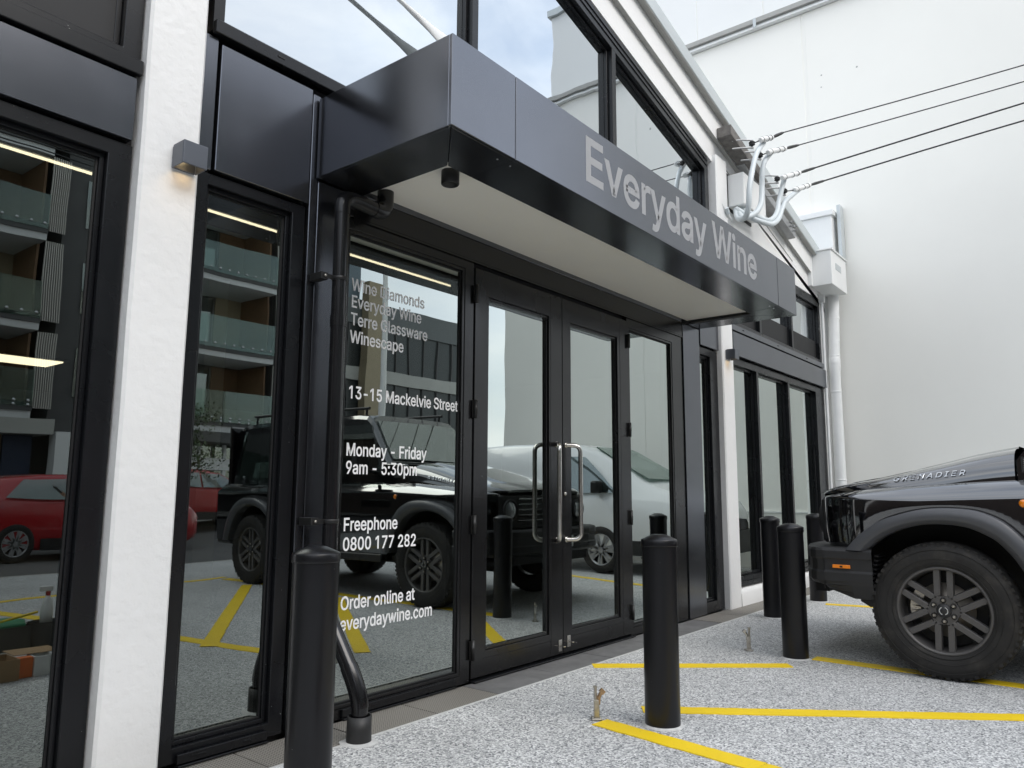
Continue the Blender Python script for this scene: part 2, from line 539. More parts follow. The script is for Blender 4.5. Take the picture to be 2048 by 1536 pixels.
GLYPH = {" ":[188,[]],"-":[453,[[[337,244],[337,188],[114,188],[114,244]]]],".":[188,[[[95,-4],[83,-3],[73,1],[63,9],[55,18],[51,29],[50,41],[51,53],[55,64],[63,73],[73,81],[83,85],[95,87],[107,85],[118,81],[128,73],[135,64],[140,53],[141,41],[140,29],[135,18],[128,9],[118,1],[107,-3]]]],"0":[453,[[[227,-7],[191,-3],[158,7],[130,24],[105,48],[85,77],[69,113],[57,155],[50,202],[48,254],[50,306],[57,353],[69,395],[85,431],[106,461],[130,484],[159,502],[191,512],[227,516],[262,512],[295,502],[323,484],[348,461],[368,431],[384,395],[396,353],[403,306],[405,254],[403,202],[396,155],[384,113],[368,77],[348,48],[323,24],[295,7],[263,-3]],[[227,50],[250,52],[271,60],[290,74],[306,92],[320,116],[330,144],[338,176],[342,213],[344,254],[342,295],[338,332],[330,365],[320,393],[306,416],[290,435],[271,449],[250,457],[227,460],[203,457],[182,449],[163,435],[147,416],[134,393],[123,365],[115,332],[111,295],[109,254],[111,213],[115,176],[123,144],[134,116],[147,92],[163,74],[182,60],[203,52]]]],"1":[453,[[[76,0],[76,55],[391,55],[391,0]],[[276,509],[276,0],[212,0],[212,448],[209,448],[86,358],[86,427],[198,509]]]],"2":[453,[[[64,0],[64,47],[282,282],[303,312],[311,327],[316,341],[320,371],[319,389],[315,405],[308,419],[298,431],[287,441],[273,449],[258,455],[224,460],[205,458],[188,454],[172,447],[159,438],[148,427],[139,413],[132,398],[128,381],[127,362],[66,362],[68,391],[75,418],[86,442],[102,464],[121,482],[143,496],[168,507],[196,513],[225,516],[254,513],[281,507],[306,497],[328,482],[346,465],[361,445],[372,423],[379,398],[381,372],[377,336],[363,299],[336,259],[294,209],[153,60],[153,57],[389,57],[389,0]]]],"3":[453,[[[218,-7],[188,-5],[159,1],[133,10],[108,22],[88,38],[70,57],[57,79],[48,104],[44,132],[109,132],[112,115],[118,100],[126,87],[137,76],[150,66],[165,59],[182,54],[200,51],[219,50],[239,51],[258,55],[275,61],[291,69],[304,80],[315,93],[323,108],[328,125],[329,145],[328,163],[323,180],[316,196],[306,211],[292,223],[275,234],[254,241],[229,246],[201,248],[157,248],[157,299],[288,448],[288,452],[70,452],[70,509],[372,509],[372,461],[211,278],[211,289],[247,290],[279,286],[308,276],[333,262],[354,244],[371,222],[383,198],[391,173],[393,145],[390,116],[383,90],[370,66],[354,45],[333,27],[309,12],[281,2],[251,-5]]]],"5":[453,[[[221,-7],[192,-5],[165,1],[140,11],[118,25],[99,41],[83,60],[71,82],[63,105],[60,130],[122,130],[125,115],[130,102],[138,89],[148,78],[160,68],[173,60],[188,54],[204,51],[221,50],[241,51],[259,56],[276,64],[291,75],[304,89],[314,104],[322,122],[326,141],[328,162],[326,183],[321,203],[314,221],[303,237],[290,251],[275,262],[257,270],[238,275],[218,277],[184,273],[152,262],[139,255],[128,246],[67,253],[96,509],[366,509],[366,452],[151,452],[134,301],[136,301],[148,311],[178,325],[194,330],[229,334],[252,332],[274,328],[294,321],[313,311],[330,299],[345,285],[370,251],[379,231],[386,210],[390,187],[391,163],[388,132],[381,102],[369,76],[352,52],[332,32],[309,15],[282,3],[253,-4]]]],"6":[453,[[[226,-7],[196,-4],[168,3],[142,15],[119,31],[100,51],[84,74],[73,101],[66,130],[64,162],[65,187],[71,212],[80,239],[93,268],[112,302],[252,509],[322,509],[151,261],[145,261],[157,279],[165,288],[184,302],[208,311],[235,314],[265,312],[291,305],[316,295],[337,280],[355,262],[370,240],[380,215],[387,187],[389,157],[387,127],[379,98],[368,73],[352,50],[333,30],[310,14],[284,3],[257,-4]],[[226,48],[245,50],[263,55],[279,63],[293,73],[304,86],[314,101],[322,119],[326,137],[327,157],[326,178],[322,196],[314,213],[304,228],[293,241],[279,251],[263,259],[245,264],[226,265],[207,264],[190,259],[174,252],[160,241],[148,229],[138,214],[131,197],[126,179],[125,158],[126,138],[131,119],[138,102],[148,86],[160,73],[174,63],[190,55],[207,50]]]],"7":[453,[[[97,0],[323,448],[323,452],[62,452],[62,509],[391,509],[391,449],[165,0]]]],"8":[453,[[[226,-7],[193,-5],[163,1],[136,11],[111,25],[91,42],[74,62],[62,84],[54,109],[52,135],[53,156],[58,176],[65,195],[75,212],[87,228],[101,241],[117,252],[134,260],[153,265],[153,267],[129,276],[109,289],[93,308],[80,330],[73,354],[70,380],[73,405],[79,429],[90,450],[106,469],[124,485],[146,498],[170,508],[197,514],[226,516],[255,514],[282,508],[306,498],[328,485],[346,469],[361,450],[373,429],[379,405],[382,380],[379,354],[372,330],[359,308],[343,289],[323,276],[300,267],[300,265],[319,260],[335,252],[351,241],[365,228],[377,212],[387,195],[395,176],[399,156],[401,135],[398,109],[391,84],[378,62],[362,42],[341,25],[317,11],[289,1],[259,-5]],[[226,49],[248,50],[267,54],[285,60],[313,79],[323,91],[331,106],[335,121],[337,139],[335,157],[330,173],[322,189],[312,202],[283,223],[265,230],[247,234],[226,235],[206,234],[187,230],[169,223],[140,202],[130,189],[122,173],[117,157],[115,139],[117,121],[121,106],[129,91],[139,79],[167,60],[185,54],[205,50]],[[226,290],[244,291],[260,294],[274,300],[287,308],[298,318],[307,330],[314,344],[318,359],[319,376],[318,392],[314,407],[308,420],[299,432],[288,442],[260,455],[244,459],[226,460],[208,459],[192,455],[164,442],[153,432],[138,407],[134,392],[133,376],[134,359],[138,344],[145,330],[154,318],[165,308],[178,300],[193,294],[209,291]]]],"9":[453,[[[226,516],[256,513],[285,506],[310,494],[333,478],[352,458],[368,434],[380,408],[387,378],[389,347],[387,322],[382,296],[373,270],[359,240],[315,168],[200,0],[130,0],[301,248],[307,248],[302,238],[287,221],[268,207],[245,198],[232,195],[188,197],[161,203],[137,214],[116,229],[98,247],[83,269],[72,294],[66,321],[64,352],[66,382],[73,411],[85,436],[101,459],[120,479],[143,494],[168,506],[196,513]],[[226,460],[207,459],[190,454],[174,446],[160,435],[148,423],[138,407],[131,390],[127,372],[125,352],[127,331],[131,313],[138,295],[148,280],[160,268],[174,257],[190,250],[207,245],[226,243],[245,245],[263,249],[279,257],[293,267],[305,280],[322,312],[326,330],[327,350],[326,371],[322,390],[305,422],[293,435],[279,446],[263,454],[245,459]]]],":":[188,[[[95,-4],[83,-3],[73,1],[63,9],[55,18],[51,29],[50,41],[51,53],[55,64],[63,73],[73,81],[83,85],[95,87],[107,85],[118,81],[128,73],[135,64],[140,53],[141,41],[140,29],[135,18],[128,9],[118,1],[107,-3]],[[95,271],[83,272],[63,284],[55,294],[51,304],[50,316],[51,328],[55,339],[63,349],[73,356],[83,360],[95,362],[107,360],[118,356],[128,349],[135,339],[140,328],[141,316],[140,304],[128,284],[118,277],[107,272]]]],"A":[480,[[[16,0],[201,509],[276,509],[463,0],[395,0],[272,346],[232,478],[245,478],[191,302],[85,0]],[[110,142],[110,199],[370,199],[370,142]]]],"C":[510,[[[267,-7],[225,-3],[186,7],[150,25],[119,49],[92,79],[70,115],[53,157],[44,203],[40,254],[44,305],[53,352],[70,393],[92,429],[119,459],[150,484],[186,501],[225,512],[267,516],[317,511],[362,496],[383,485],[402,471],[419,456],[435,438],[448,418],[459,397],[467,373],[473,348],[408,348],[404,365],[389,395],[380,407],[357,428],[344,437],[330,444],[300,453],[267,456],[237,453],[209,445],[184,432],[161,414],[141,391],[125,364],[113,332],[106,295],[103,254],[106,213],[113,177],[125,145],[141,117],[161,94],[184,76],[210,63],[237,56],[267,53],[300,56],[330,65],[344,72],[369,90],[389,114],[404,144],[408,160],[473,160],[467,135],[459,112],[448,91],[435,71],[420,53],[383,24],[363,13],[317,-2],[293,-6]]]],"D":[502,[[[219,0],[96,0],[96,57],[215,57],[254,60],[288,68],[318,81],[343,99],[363,122],[379,149],[390,181],[397,216],[399,255],[397,294],[390,329],[379,361],[364,388],[344,410],[320,428],[291,441],[258,449],[221,452],[93,452],[93,509],[225,509],[273,505],[315,495],[353,478],[385,455],[412,426],[433,391],[449,351],[458,306],[462,255],[458,205],[449,159],[433,119],[411,83],[384,54],[351,31],[312,14],[268,3]],[[125,509],[125,0],[60,0],[60,509]]]],"E":[419,[[[60,0],[60,509],[372,509],[372,452],[125,452],[125,286],[355,286],[355,229],[125,229],[125,57],[375,57],[375,0]]]],"F":[410,[[[60,0],[60,509],[369,509],[369,452],[125,452],[125,278],[346,278],[346,221],[125,221],[125,0]]]],"G":[520,[[[269,-7],[225,-3],[185,7],[149,25],[118,49],[91,79],[69,116],[53,157],[43,203],[40,254],[43,305],[53,352],[69,393],[91,429],[117,459],[149,484],[184,501],[223,512],[265,516],[291,514],[316,510],[340,504],[384,483],[403,469],[421,453],[436,436],[449,416],[460,395],[468,373],[474,349],[408,349],[395,379],[378,406],[368,417],[344,436],[330,443],[300,453],[265,456],[236,453],[209,445],[183,432],[160,414],[141,392],[125,364],[113,332],[106,295],[103,254],[106,213],[113,177],[125,145],[141,117],[161,95],[184,76],[210,63],[238,56],[269,53],[296,55],[322,61],[345,71],[365,85],[382,102],[396,123],[407,147],[413,173],[415,202],[434,199],[283,199],[283,256],[478,256],[478,200],[475,160],[466,124],[451,91],[431,62],[406,38],[377,19],[344,5],[308,-4]]]],"I":[300,[[[31,0],[31,57],[118,57],[118,452],[31,452],[31,509],[269,509],[269,452],[183,452],[183,57],[269,57],[269,0]]]],"M":[628,[[[60,0],[60,509],[152,509],[284,170],[322,49],[307,49],[352,187],[476,509],[568,509],[568,0],[504,0],[507,457],[513,457],[456,291],[342,0],[286,0],[134,392],[112,457],[119,457],[122,291],[122,0]]]],"N":[523,[[[60,0],[60,509],[136,509],[371,137],[414,55],[405,54],[399,195],[399,509],[463,509],[463,0],[387,0],[168,346],[108,452],[119,454],[125,291],[125,0]]]],"O":[533,[[[267,-7],[225,-3],[186,7],[150,25],[119,49],[92,79],[70,115],[53,157],[44,203],[40,254],[44,305],[53,352],[70,393],[92,429],[119,459],[150,484],[186,501],[225,512],[267,516],[309,512],[348,501],[384,484],[415,459],[442,429],[464,393],[480,352],[490,305],[493,254],[490,203],[480,157],[464,115],[442,79],[415,49],[384,25],[348,7],[309,-3]],[[267,53],[296,55],[324,63],[349,76],[372,94],[392,116],[408,144],[420,176],[428,213],[430,254],[428,295],[420,332],[408,365],[392,392],[372,415],[349,433],[324,446],[296,453],[267,456],[237,453],[210,445],[184,433],[161,415],[142,392],[125,364],[113,332],[106,295],[103,254],[106,213],[113,176],[125,144],[142,117],[161,94],[184,76],[210,63],[237,55]]]],"R":[449,[[[60,0],[60,509],[236,509],[273,506],[305,500],[333,489],[356,473],[376,455],[390,433],[401,408],[407,381],[409,352],[407,323],[401,296],[390,271],[376,250],[356,232],[333,217],[305,206],[273,200],[236,198],[96,198],[96,255],[258,256],[280,260],[298,267],[313,276],[325,287],[334,300],[340,316],[344,333],[345,352],[344,371],[340,389],[334,405],[325,419],[313,430],[298,440],[258,451],[125,452],[125,0]],[[353,0],[230,229],[303,229],[428,0]]]],"S":[447,[[[224,-9],[188,-7],[156,-1],[128,9],[102,23],[81,40],[64,60],[51,83],[42,109],[38,137],[104,137],[108,118],[114,102],[123,88],[136,76],[150,66],[185,53],[204,50],[224,49],[246,50],[267,54],[286,60],[303,69],[317,79],[329,92],[338,106],[344,122],[346,139],[344,154],[340,168],[332,179],[322,189],[296,205],[245,222],[184,239],[145,253],[112,269],[86,289],[67,313],[56,341],[52,372],[54,400],[62,425],[75,448],[92,468],[113,484],[138,498],[165,508],[195,514],[227,516],[259,514],[289,508],[316,498],[340,484],[360,468],[377,449],[390,427],[398,403],[401,378],[337,378],[332,402],[320,421],[302,437],[280,449],[254,456],[225,459],[185,454],[167,448],[152,440],[139,430],[129,418],[121,405],[117,391],[115,376],[117,359],[122,345],[131,334],[142,324],[155,315],[198,297],[295,270],[312,264],[344,248],[359,238],[384,213],[395,198],[402,180],[407,161],[408,139],[406,112],[399,87],[386,64],[370,43],[349,25],[323,11],[294,0],[261,-7]]]],"T":[449,[[[32,452],[32,509],[417,509],[417,452],[257,452],[257,0],[193,0],[193,452]]]],"U":[517,[[[259,-8],[220,-6],[186,2],[154,15],[126,33],[103,55],[85,80],[71,108],[63,140],[60,173],[60,509],[124,509],[124,178],[126,155],[132,133],[141,113],[153,95],[169,80],[187,68],[208,59],[232,53],[259,52],[285,53],[309,59],[331,68],[349,80],[364,95],[377,113],[385,133],[391,155],[393,178],[393,509],[457,509],[457,173],[454,140],[446,108],[433,80],[414,55],[391,33],[363,15],[332,2],[297,-6]]]],"W":[686,[[[155,0],[16,509],[82,509],[172,162],[197,40],[189,40],[215,162],[306,509],[380,509],[494,58],[497,40],[488,40],[510,145],[603,509],[670,509],[530,0],[455,0],[362,345],[336,475],[350,475],[330,371],[230,0]]]],"a":[389,[[[160,-9],[137,-7],[115,-3],[94,5],[76,15],[60,29],[48,45],[38,63],[32,84],[30,108],[32,128],[36,146],[43,161],[53,174],[64,184],[92,200],[125,211],[257,231],[271,240],[276,257],[275,272],[272,285],[267,297],[260,307],[251,315],[240,322],[227,327],[212,330],[196,331],[178,330],[163,327],[137,316],[118,301],[104,283],[100,274],[41,291],[51,313],[64,331],[79,346],[95,358],[114,368],[133,375],[173,383],[208,384],[255,375],[271,369],[300,350],[312,336],[322,320],[330,301],[335,278],[337,251],[337,0],[277,0],[277,52],[272,52],[260,34],[242,16],[215,1],[199,-4]],[[170,45],[192,47],[211,51],[228,59],[242,68],[254,80],[263,93],[270,108],[274,122],[276,138],[276,190],[267,184],[221,174],[147,163],[134,159],[112,147],[103,139],[97,130],[93,118],[92,105],[93,93],[96,82],[109,64],[119,57],[142,48]]]],"c":[396,[[[207,-8],[174,-5],[144,3],[117,16],[93,35],[72,58],[56,85],[44,116],[37,150],[34,187],[37,225],[44,260],[56,291],[72,318],[93,341],[117,360],[144,374],[174,382],[226,384],[260,377],[291,364],[305,356],[330,335],[349,308],[362,277],[303,262],[300,272],[278,304],[270,311],[242,325],[207,330],[184,328],[163,321],[145,310],[130,296],[118,278],[108,258],[102,236],[98,212],[96,187],[102,139],[108,117],[118,97],[130,80],[145,66],[163,55],[184,49],[207,46],[232,49],[253,55],[271,66],[292,89],[301,107],[304,117],[363,102],[350,70],[331,43],[306,21],[292,12],[261,-1],[244,-5]]]],"d":[424,[[[195,-8],[165,-6],[137,3],[111,16],[89,34],[70,57],[55,84],[43,116],[36,151],[34,189],[36,227],[43,261],[55,293],[70,320],[89,342],[112,361],[137,374],[165,382],[196,384],[218,383],[237,379],[253,373],[278,355],[295,336],[306,319],[311,319],[311,509],[372,509],[372,0],[313,0],[313,59],[307,59],[287,31],[266,12],[236,-3],[217,-7]],[[205,47],[226,49],[246,55],[263,65],[278,78],[290,95],[299,115],[306,138],[310,162],[312,189],[310,216],[306,241],[300,263],[290,282],[278,299],[263,312],[246,322],[227,328],[205,330],[182,328],[162,322],[145,311],[130,298],[118,281],[108,261],[102,239],[98,215],[96,189],[98,163],[102,139],[109,117],[118,97],[130,80],[145,66],[162,55],[182,49]]]],"e":[404,[[[212,-8],[177,-5],[145,3],[117,16],[92,35],[72,58],[56,85],[44,116],[37,150],[34,187],[36,224],[44,258],[55,290],[71,317],[91,340],[115,359],[142,373],[172,382],[205,384],[226,383],[246,380],[266,374],[285,366],[303,355],[319,341],[334,324],[347,305],[357,282],[365,256],[370,227],[371,169],[75,169],[75,221],[338,221],[310,202],[308,226],[304,248],[298,269],[277,301],[263,314],[246,323],[227,328],[205,330],[183,328],[164,323],[146,313],[131,301],[119,286],[109,270],[102,251],[97,231],[96,178],[98,151],[102,127],[110,106],[121,88],[135,73],[151,61],[169,53],[190,48],[212,46],[241,49],[265,58],[276,65],[294,82],[306,105],[365,91],[358,72],[348,55],[335,39],[320,26],[302,14],[283,4],[261,-3],[237,-7]]]],"h":[410,[[[114,0],[53,0],[53,509],[114,509],[114,287],[102,287],[116,319],[132,344],[152,362],[175,374],[200,382],[227,384],[252,383],[275,377],[295,369],[313,356],[328,340],[341,321],[350,298],[355,271],[357,240],[357,0],[296,0],[296,235],[293,263],[286,286],[273,304],[256,318],[235,326],[210,329],[192,328],[176,324],[161,317],[147,308],[136,297],[126,283],[119,266],[115,248]]]],"i":[167,[[[53,0],[53,379],[114,379],[114,0]],[[84,443],[73,444],[63,448],[54,455],[47,463],[43,472],[41,483],[43,494],[47,504],[54,512],[63,518],[73,522],[84,524],[95,522],[105,518],[114,512],[121,504],[125,494],[126,483],[125,472],[121,463],[114,455],[105,448],[95,444]]]],"k":[381,[[[110,137],[110,212],[121,212],[284,379],[360,379],[184,199],[177,199]],[[53,0],[53,509],[114,509],[114,0]],[[294,0],[148,186],[191,229],[372,0]]]],"l":[189,[[[112,0],[91,8],[74,20],[62,37],[55,59],[53,84],[53,509],[114,509],[114,83],[120,62],[126,57],[135,53],[157,52],[170,54],[181,3],[154,-2]]]],"m":[610,[[[53,0],[53,379],[112,379],[112,295],[108,295],[114,314],[122,331],[132,346],[144,358],[172,376],[187,382],[219,386],[245,383],[268,375],[287,361],[303,342],[314,320],[321,295],[312,295],[326,329],[337,343],[350,356],[364,366],[381,375],[398,381],[417,385],[437,386],[458,385],[478,380],[497,372],[514,361],[529,346],[541,328],[550,307],[555,283],[557,255],[557,0],[496,0],[496,254],[493,279],[485,298],[473,313],[456,323],[438,329],[419,330],[402,329],[387,326],[374,320],[363,312],[353,302],[345,290],[336,263],[335,0],[274,0],[274,260],[272,280],[265,297],[253,311],[238,322],[220,328],[199,330],[171,326],[145,312],[135,302],[126,289],[119,274],[115,257],[114,0]]]],"n":[410,[[[114,0],[53,0],[53,379],[112,379],[112,287],[102,287],[116,319],[132,344],[152,362],[175,374],[200,382],[227,384],[252,383],[275,377],[295,369],[313,356],[328,340],[341,321],[350,298],[355,271],[357,240],[357,0],[296,0],[296,235],[293,263],[286,286],[273,304],[256,318],[235,326],[210,329],[192,328],[176,324],[161,317],[147,308],[136,297],[126,283],[119,266],[115,248]]]],"o":[415,[[[207,-8],[174,-5],[144,3],[117,16],[93,35],[72,58],[56,85],[44,116],[37,150],[34,187],[37,225],[44,260],[56,291],[72,318],[93,341],[117,360],[144,374],[174,382],[207,384],[241,382],[271,374],[299,360],[323,341],[343,318],[359,291],[371,260],[379,225],[381,187],[379,150],[371,116],[359,85],[343,58],[323,35],[299,16],[271,3],[241,-5]],[[207,46],[231,49],[252,55],[270,66],[285,80],[298,97],[307,117],[314,139],[318,163],[319,187],[318,212],[314,236],[307,258],[298,278],[285,296],[270,310],[252,321],[231,328],[207,330],[184,328],[163,321],[145,310],[130,296],[118,278],[108,258],[102,236],[98,212],[96,187],[102,139],[108,117],[118,97],[130,80],[145,66],[163,55],[184,49]]]],"p":[424,[[[53,-143],[53,379],[112,379],[112,319],[118,319],[137,346],[158,364],[171,373],[188,379],[207,383],[229,384],[259,382],[287,374],[313,361],[335,342],[354,320],[370,293],[381,261],[388,227],[390,189],[388,151],[381,116],[370,84],[355,57],[336,34],[313,16],[288,3],[260,-6],[229,-8],[208,-7],[189,-3],[159,12],[147,21],[118,59],[114,59],[114,-143]],[[220,47],[242,49],[262,55],[279,66],[294,80],[306,97],[316,117],[323,139],[327,163],[328,189],[327,215],[323,239],[316,261],[307,281],[295,298],[280,311],[262,322],[243,328],[220,330],[198,328],[178,322],[161,312],[147,299],[134,282],[125,263],[118,241],[114,216],[113,189],[114,162],[118,138],[125,115],[135,95],[147,78],[162,65],[179,55],[198,49]]]],"r":[259,[[[53,0],[53,379],[112,379],[112,321],[115,321],[124,339],[137,354],[152,367],[171,377],[191,383],[223,385],[243,384],[243,322],[207,326],[174,321],[159,315],[146,306],[135,296],[126,284],[119,269],[115,254],[114,0]]]],"s":[365,[[[182,-8],[157,-7],[133,-3],[112,3],[93,12],[76,24],[62,38],[50,54],[41,73],[36,94],[94,107],[101,87],[111,72],[124,60],[141,52],[160,47],[181,45],[206,47],[227,53],[244,62],[258,74],[265,88],[268,103],[266,115],[262,126],[254,136],[243,144],[212,155],[149,170],[118,180],[92,192],[72,208],[58,227],[50,249],[47,274],[49,295],[55,314],[65,332],[79,347],[95,360],[115,370],[137,378],[161,383],[187,384],[212,383],[234,379],[254,372],[271,363],[286,352],[299,339],[318,308],[324,290],[268,277],[262,291],[254,304],[243,316],[228,325],[210,331],[187,333],[166,331],[147,326],[131,317],[119,305],[111,292],[109,277],[110,264],[115,253],[124,243],[136,235],[172,223],[261,200],[287,187],[306,171],[320,153],[328,131],[331,107],[329,85],[323,65],[312,47],[298,31],[281,18],[260,6],[236,-2],[210,-7]]]],"t":[227,[[[204,379],[204,327],[6,327],[6,379]],[[65,471],[126,471],[127,83],[130,70],[136,61],[144,55],[156,51],[180,50],[202,54],[213,2],[192,-3],[168,-4],[138,-1],[113,7],[92,21],[77,41],[68,64],[65,93]]]],"v":[389,[[[163,0],[17,379],[84,379],[180,110],[206,21],[184,21],[216,132],[305,379],[371,379],[226,0]]]],"w":[567,[[[138,0],[23,379],[87,379],[154,137],[175,41],[165,41],[192,163],[252,379],[316,379],[382,136],[402,41],[391,41],[434,214],[480,379],[545,379],[429,0],[368,0],[309,207],[277,338],[291,338],[248,172],[199,0]]]],"y":[389,[[[47,-139],[61,-86],[94,-90],[104,-89],[122,-81],[130,-74],[138,-64],[151,-36],[163,-1],[17,379],[84,379],[173,132],[206,21],[184,21],[216,132],[305,379],[371,379],[196,-77],[177,-107],[165,-119],[139,-136],[125,-141],[109,-144],[82,-145],[57,-142]]]]}


def fatten(l, d):
    n = len(l)
    ar = sum(l[i - 1][0] * l[i][1] - l[i][0] * l[i - 1][1] for i in range(n))
    sg = 1 if ar > 0 else -1
    out = []
    for i in range(n):
        a, b, c = Vector(l[i - 1]), Vector(l[i]), Vector(l[(i + 1) % n])
        t1 = (b - a).normalized(); t2 = (c - b).normalized()
        n1 = Vector((t1.y, -t1.x)) * sg; n2 = Vector((t2.y, -t2.x)) * sg
        m = n1 + n2
        if m.length < 1e-4: m = n1
        m.normalize()
        k = min(2.0, 1 / max(0.3, m.dot(n1)))
        out.append(tuple(b + m * d * k))
    return out


def text_mesh(mb, s, size, fn, track=0.0, italic=0.0, depth=0.0, stretch=1.0, bold=0.0):
    """fn(u, v, d) maps text coordinates to the world"""
    pen = 0.0
    for ch in s:
        adv, loops = GLYPH[ch]
        if ch == '1': loops = loops[1:]
        loops0 = loops
        if False:
            def ins_(pt, l):
                c = False
                for i in range(len(l)):
                    a, b = l[i], l[i - 1]
                    if (a[1] > pt[1]) != (b[1] > pt[1]) and pt[0] < (b[0] - a[0]) * (pt[1] - a[1]) / (b[1] - a[1]) + a[0]:
                        c = not c
                return c
            loops = [fatten(l, -bold if any(o is not l and all(ins_(p, o) for p in l) for o in loops) else bold) for l in loops]
        loops = [[(x * size / 1000 * stretch + italic * y * size / 1000, y * size / 1000) for x, y in l] for l in loops]

        def inside(pt, l):
            c = False
            for i in range(len(l)):
                a, b = l[i], l[i - 1]
                if (a[1] > pt[1]) != (b[1] > pt[1]) and pt[0] < (b[0] - a[0]) * (pt[1] - a[1]) / (b[1] - a[1]) + a[0]:
                    c = not c
            return c
        if bold:
            bb = bold * size / 1000
            for l in loops:
                o_, i_ = fatten(l, bb), fatten(l, -bb)
                n = len(l)
                zz = depth + 0.0001
                mb.add([fn(pen + p[0], p[1], zz) for p in o_] + [fn(pen + p[0], p[1], zz) for p in i_] + [fn(pen + p[0], p[1], 0) for p in o_],
                       [(i, (i + 1) % n, n + (i + 1) % n, n + i) for i in range(n)] + ([(i, (i + 1) % n, 2 * n + (i + 1) % n, 2 * n + i) for i in range(n)] if depth > 0 else []))
        outs = [l for l in loops if not any(o is not l and all(inside(p, o) for p in l) for o in loops)]
        for k, o in enumerate(outs):
            hs = [l for l in loops if l is not o and all(inside(p, o) for p in l)]
            grp = [o] + hs
            flat = [p for g in grp for p in g]
            tris = tessellate_polygon([[Vector((p[0], p[1], 0)) for p in g] for g in grp])
            if depth <= 0:
                mb.add([fn(pen + p[0], p[1], 0.0002 * k) for p in flat], [tuple(t) for t in tris])
            else:
                nn = len(flat)
                vs = [fn(pen + p[0], p[1], depth) for p in flat] + [fn(pen + p[0], p[1], 0) for p in flat]
                fs = [tuple(t) for t in tris]
                b0 = 0
                for g in grp:
                    for i in range(len(g)):
                        j = (i + 1) % len(g)
                        fs.append((b0 + i, b0 + j, b0 + j + nn, b0 + i + nn))
                    b0 += len(g)
                mb.add(vs, fs)
        pen += adv * size / 1000 * stretch + track
    return pen


def text_parts(s, size, fn, m, parent, name, track=0.0, stretch=1.0, **kw):
    pen = 0.0
    out = []
    for ch in s:
        if ch != ' ':
            mb = MB()
            text_mesh(mb, ch, size, lambda u, v, d, pen=pen: fn(pen + u, v, d), stretch=stretch, **kw)
            out.append(mb.build(name, m, parent, fix=False))
        pen += GLYPH[ch][0] * size / 1000 * stretch + track
    return out


def text_width(s, size, track=0.0):
    return sum(GLYPH[c][0] * size / 1000 + track for c in s)

# ================================================================ ground and street
struct(MB().box(-30, 60, -8.2, -0.30, -0.25, 0.0).build('pavement', M['ground']))
def road_z(x, y):
    k = max(0.0, min(1.0, (-y - 9.0) / 6.0))
    return -0.12 + 0.058 * max(0.0, x - 7.0) * k * (1 if x < 45 else 1) if x < 50 else -0.12 + 0.058 * 43 * k
rows = []
ys = [-8.36, -9, -10, -11, -12, -13.5, -15, -16.4]
xs = [-120, -60, -30] + [i * 2.0 for i in range(-8, 26)] + [60, 120]
for y in ys:
    rows.append([(x, y, road_z(x, y)) for x in xs])
struct(MB().grid(rows).build('street', M['asphalt']))
rows = [[(x, y, road_z(x, -16.4) + 0.13) for x in xs] for y in (-16.5, -20, -30, -60, -150)]
struct(MB().grid(rows).build('far_pavement', M['kerb']))
rows = [[(x, -8.2, -0.004), (x, -8.36, -0.004), (x, -8.361, -0.2)] for x in (-120, 120)]
k = MB(); k.box(-120, 120, -8.36, -8.201, -0.3, -0.003)
struct(k.build('kerb', M['kerb'], bevel=0.015))
struct(MB().box(-200, 200, -200, 200, -0.6, -0.5).build('ground', M['asphalt']))

# drain strip and stone slabs at the foot of the shop front
drain = MB().box(-6, 13.5, -0.30, 0.0, -0.2, -0.028).build('drain_channel', M['gasket'])
struct(drain)
x = -2.0
k = 0
while x < 11.2:
    wd = 0.5 if not (3.35 < x < 6.6) else 0.62
    slab = 3.35 < x < 6.6
    o = MB().box(x + 0.004, x + wd - 0.004, -0.292, -0.006, -0.05, -0.004 + random.uniform(-0.001, 0.001)).build(
        'stone_slab' if slab else 'drain_grate', M['slab'] if slab else M['grate'], drain, bevel=0.002)
    x += wd
# pale concrete edging between drain and aggregate
struct(MB().box(-6, 13.5, -0.318, -0.301, -0.2, 0.002).build('edging', M['mortar']))

# yellow markings -------------------------------------------------
def line(pts, wd, z=0.004):
    a, b = Vector((*pts[0], 0)), Vector((*pts[1], 0))
    t = (b - a).normalized(); nn = Vector((-t.y, t.x, 0)) * wd / 2
    n = max(2, int((b - a).length / 0.04))
    L = []; R = []
    for i in range(n + 1):
        p = a + (b - a) * i / n
        j = random.uniform(-0.0035, 0.0035); j2 = random.uniform(-0.0035, 0.0035)
        L.append(p + nn * (1 + j / wd * 2)); R.append(p - nn * (1 + j2 / wd * 2))
    rows = [[(q.x, q.y, z) for q in L], [(q.x, q.y, z) for q in R]]
    mb = MB(); mb.grid(rows, smooth=False)
    # thin paint edge
    mb.grid([[(q.x, q.y, z) for q in L], [(q.x, q.y, 0.0) for q in L]], False)
    mb.grid([[(q.x, q.y, z) for q in R], [(q.x, q.y, 0.0) for q in R]], False)
    return struct(mb.build('yellow_line', M['yellow']))

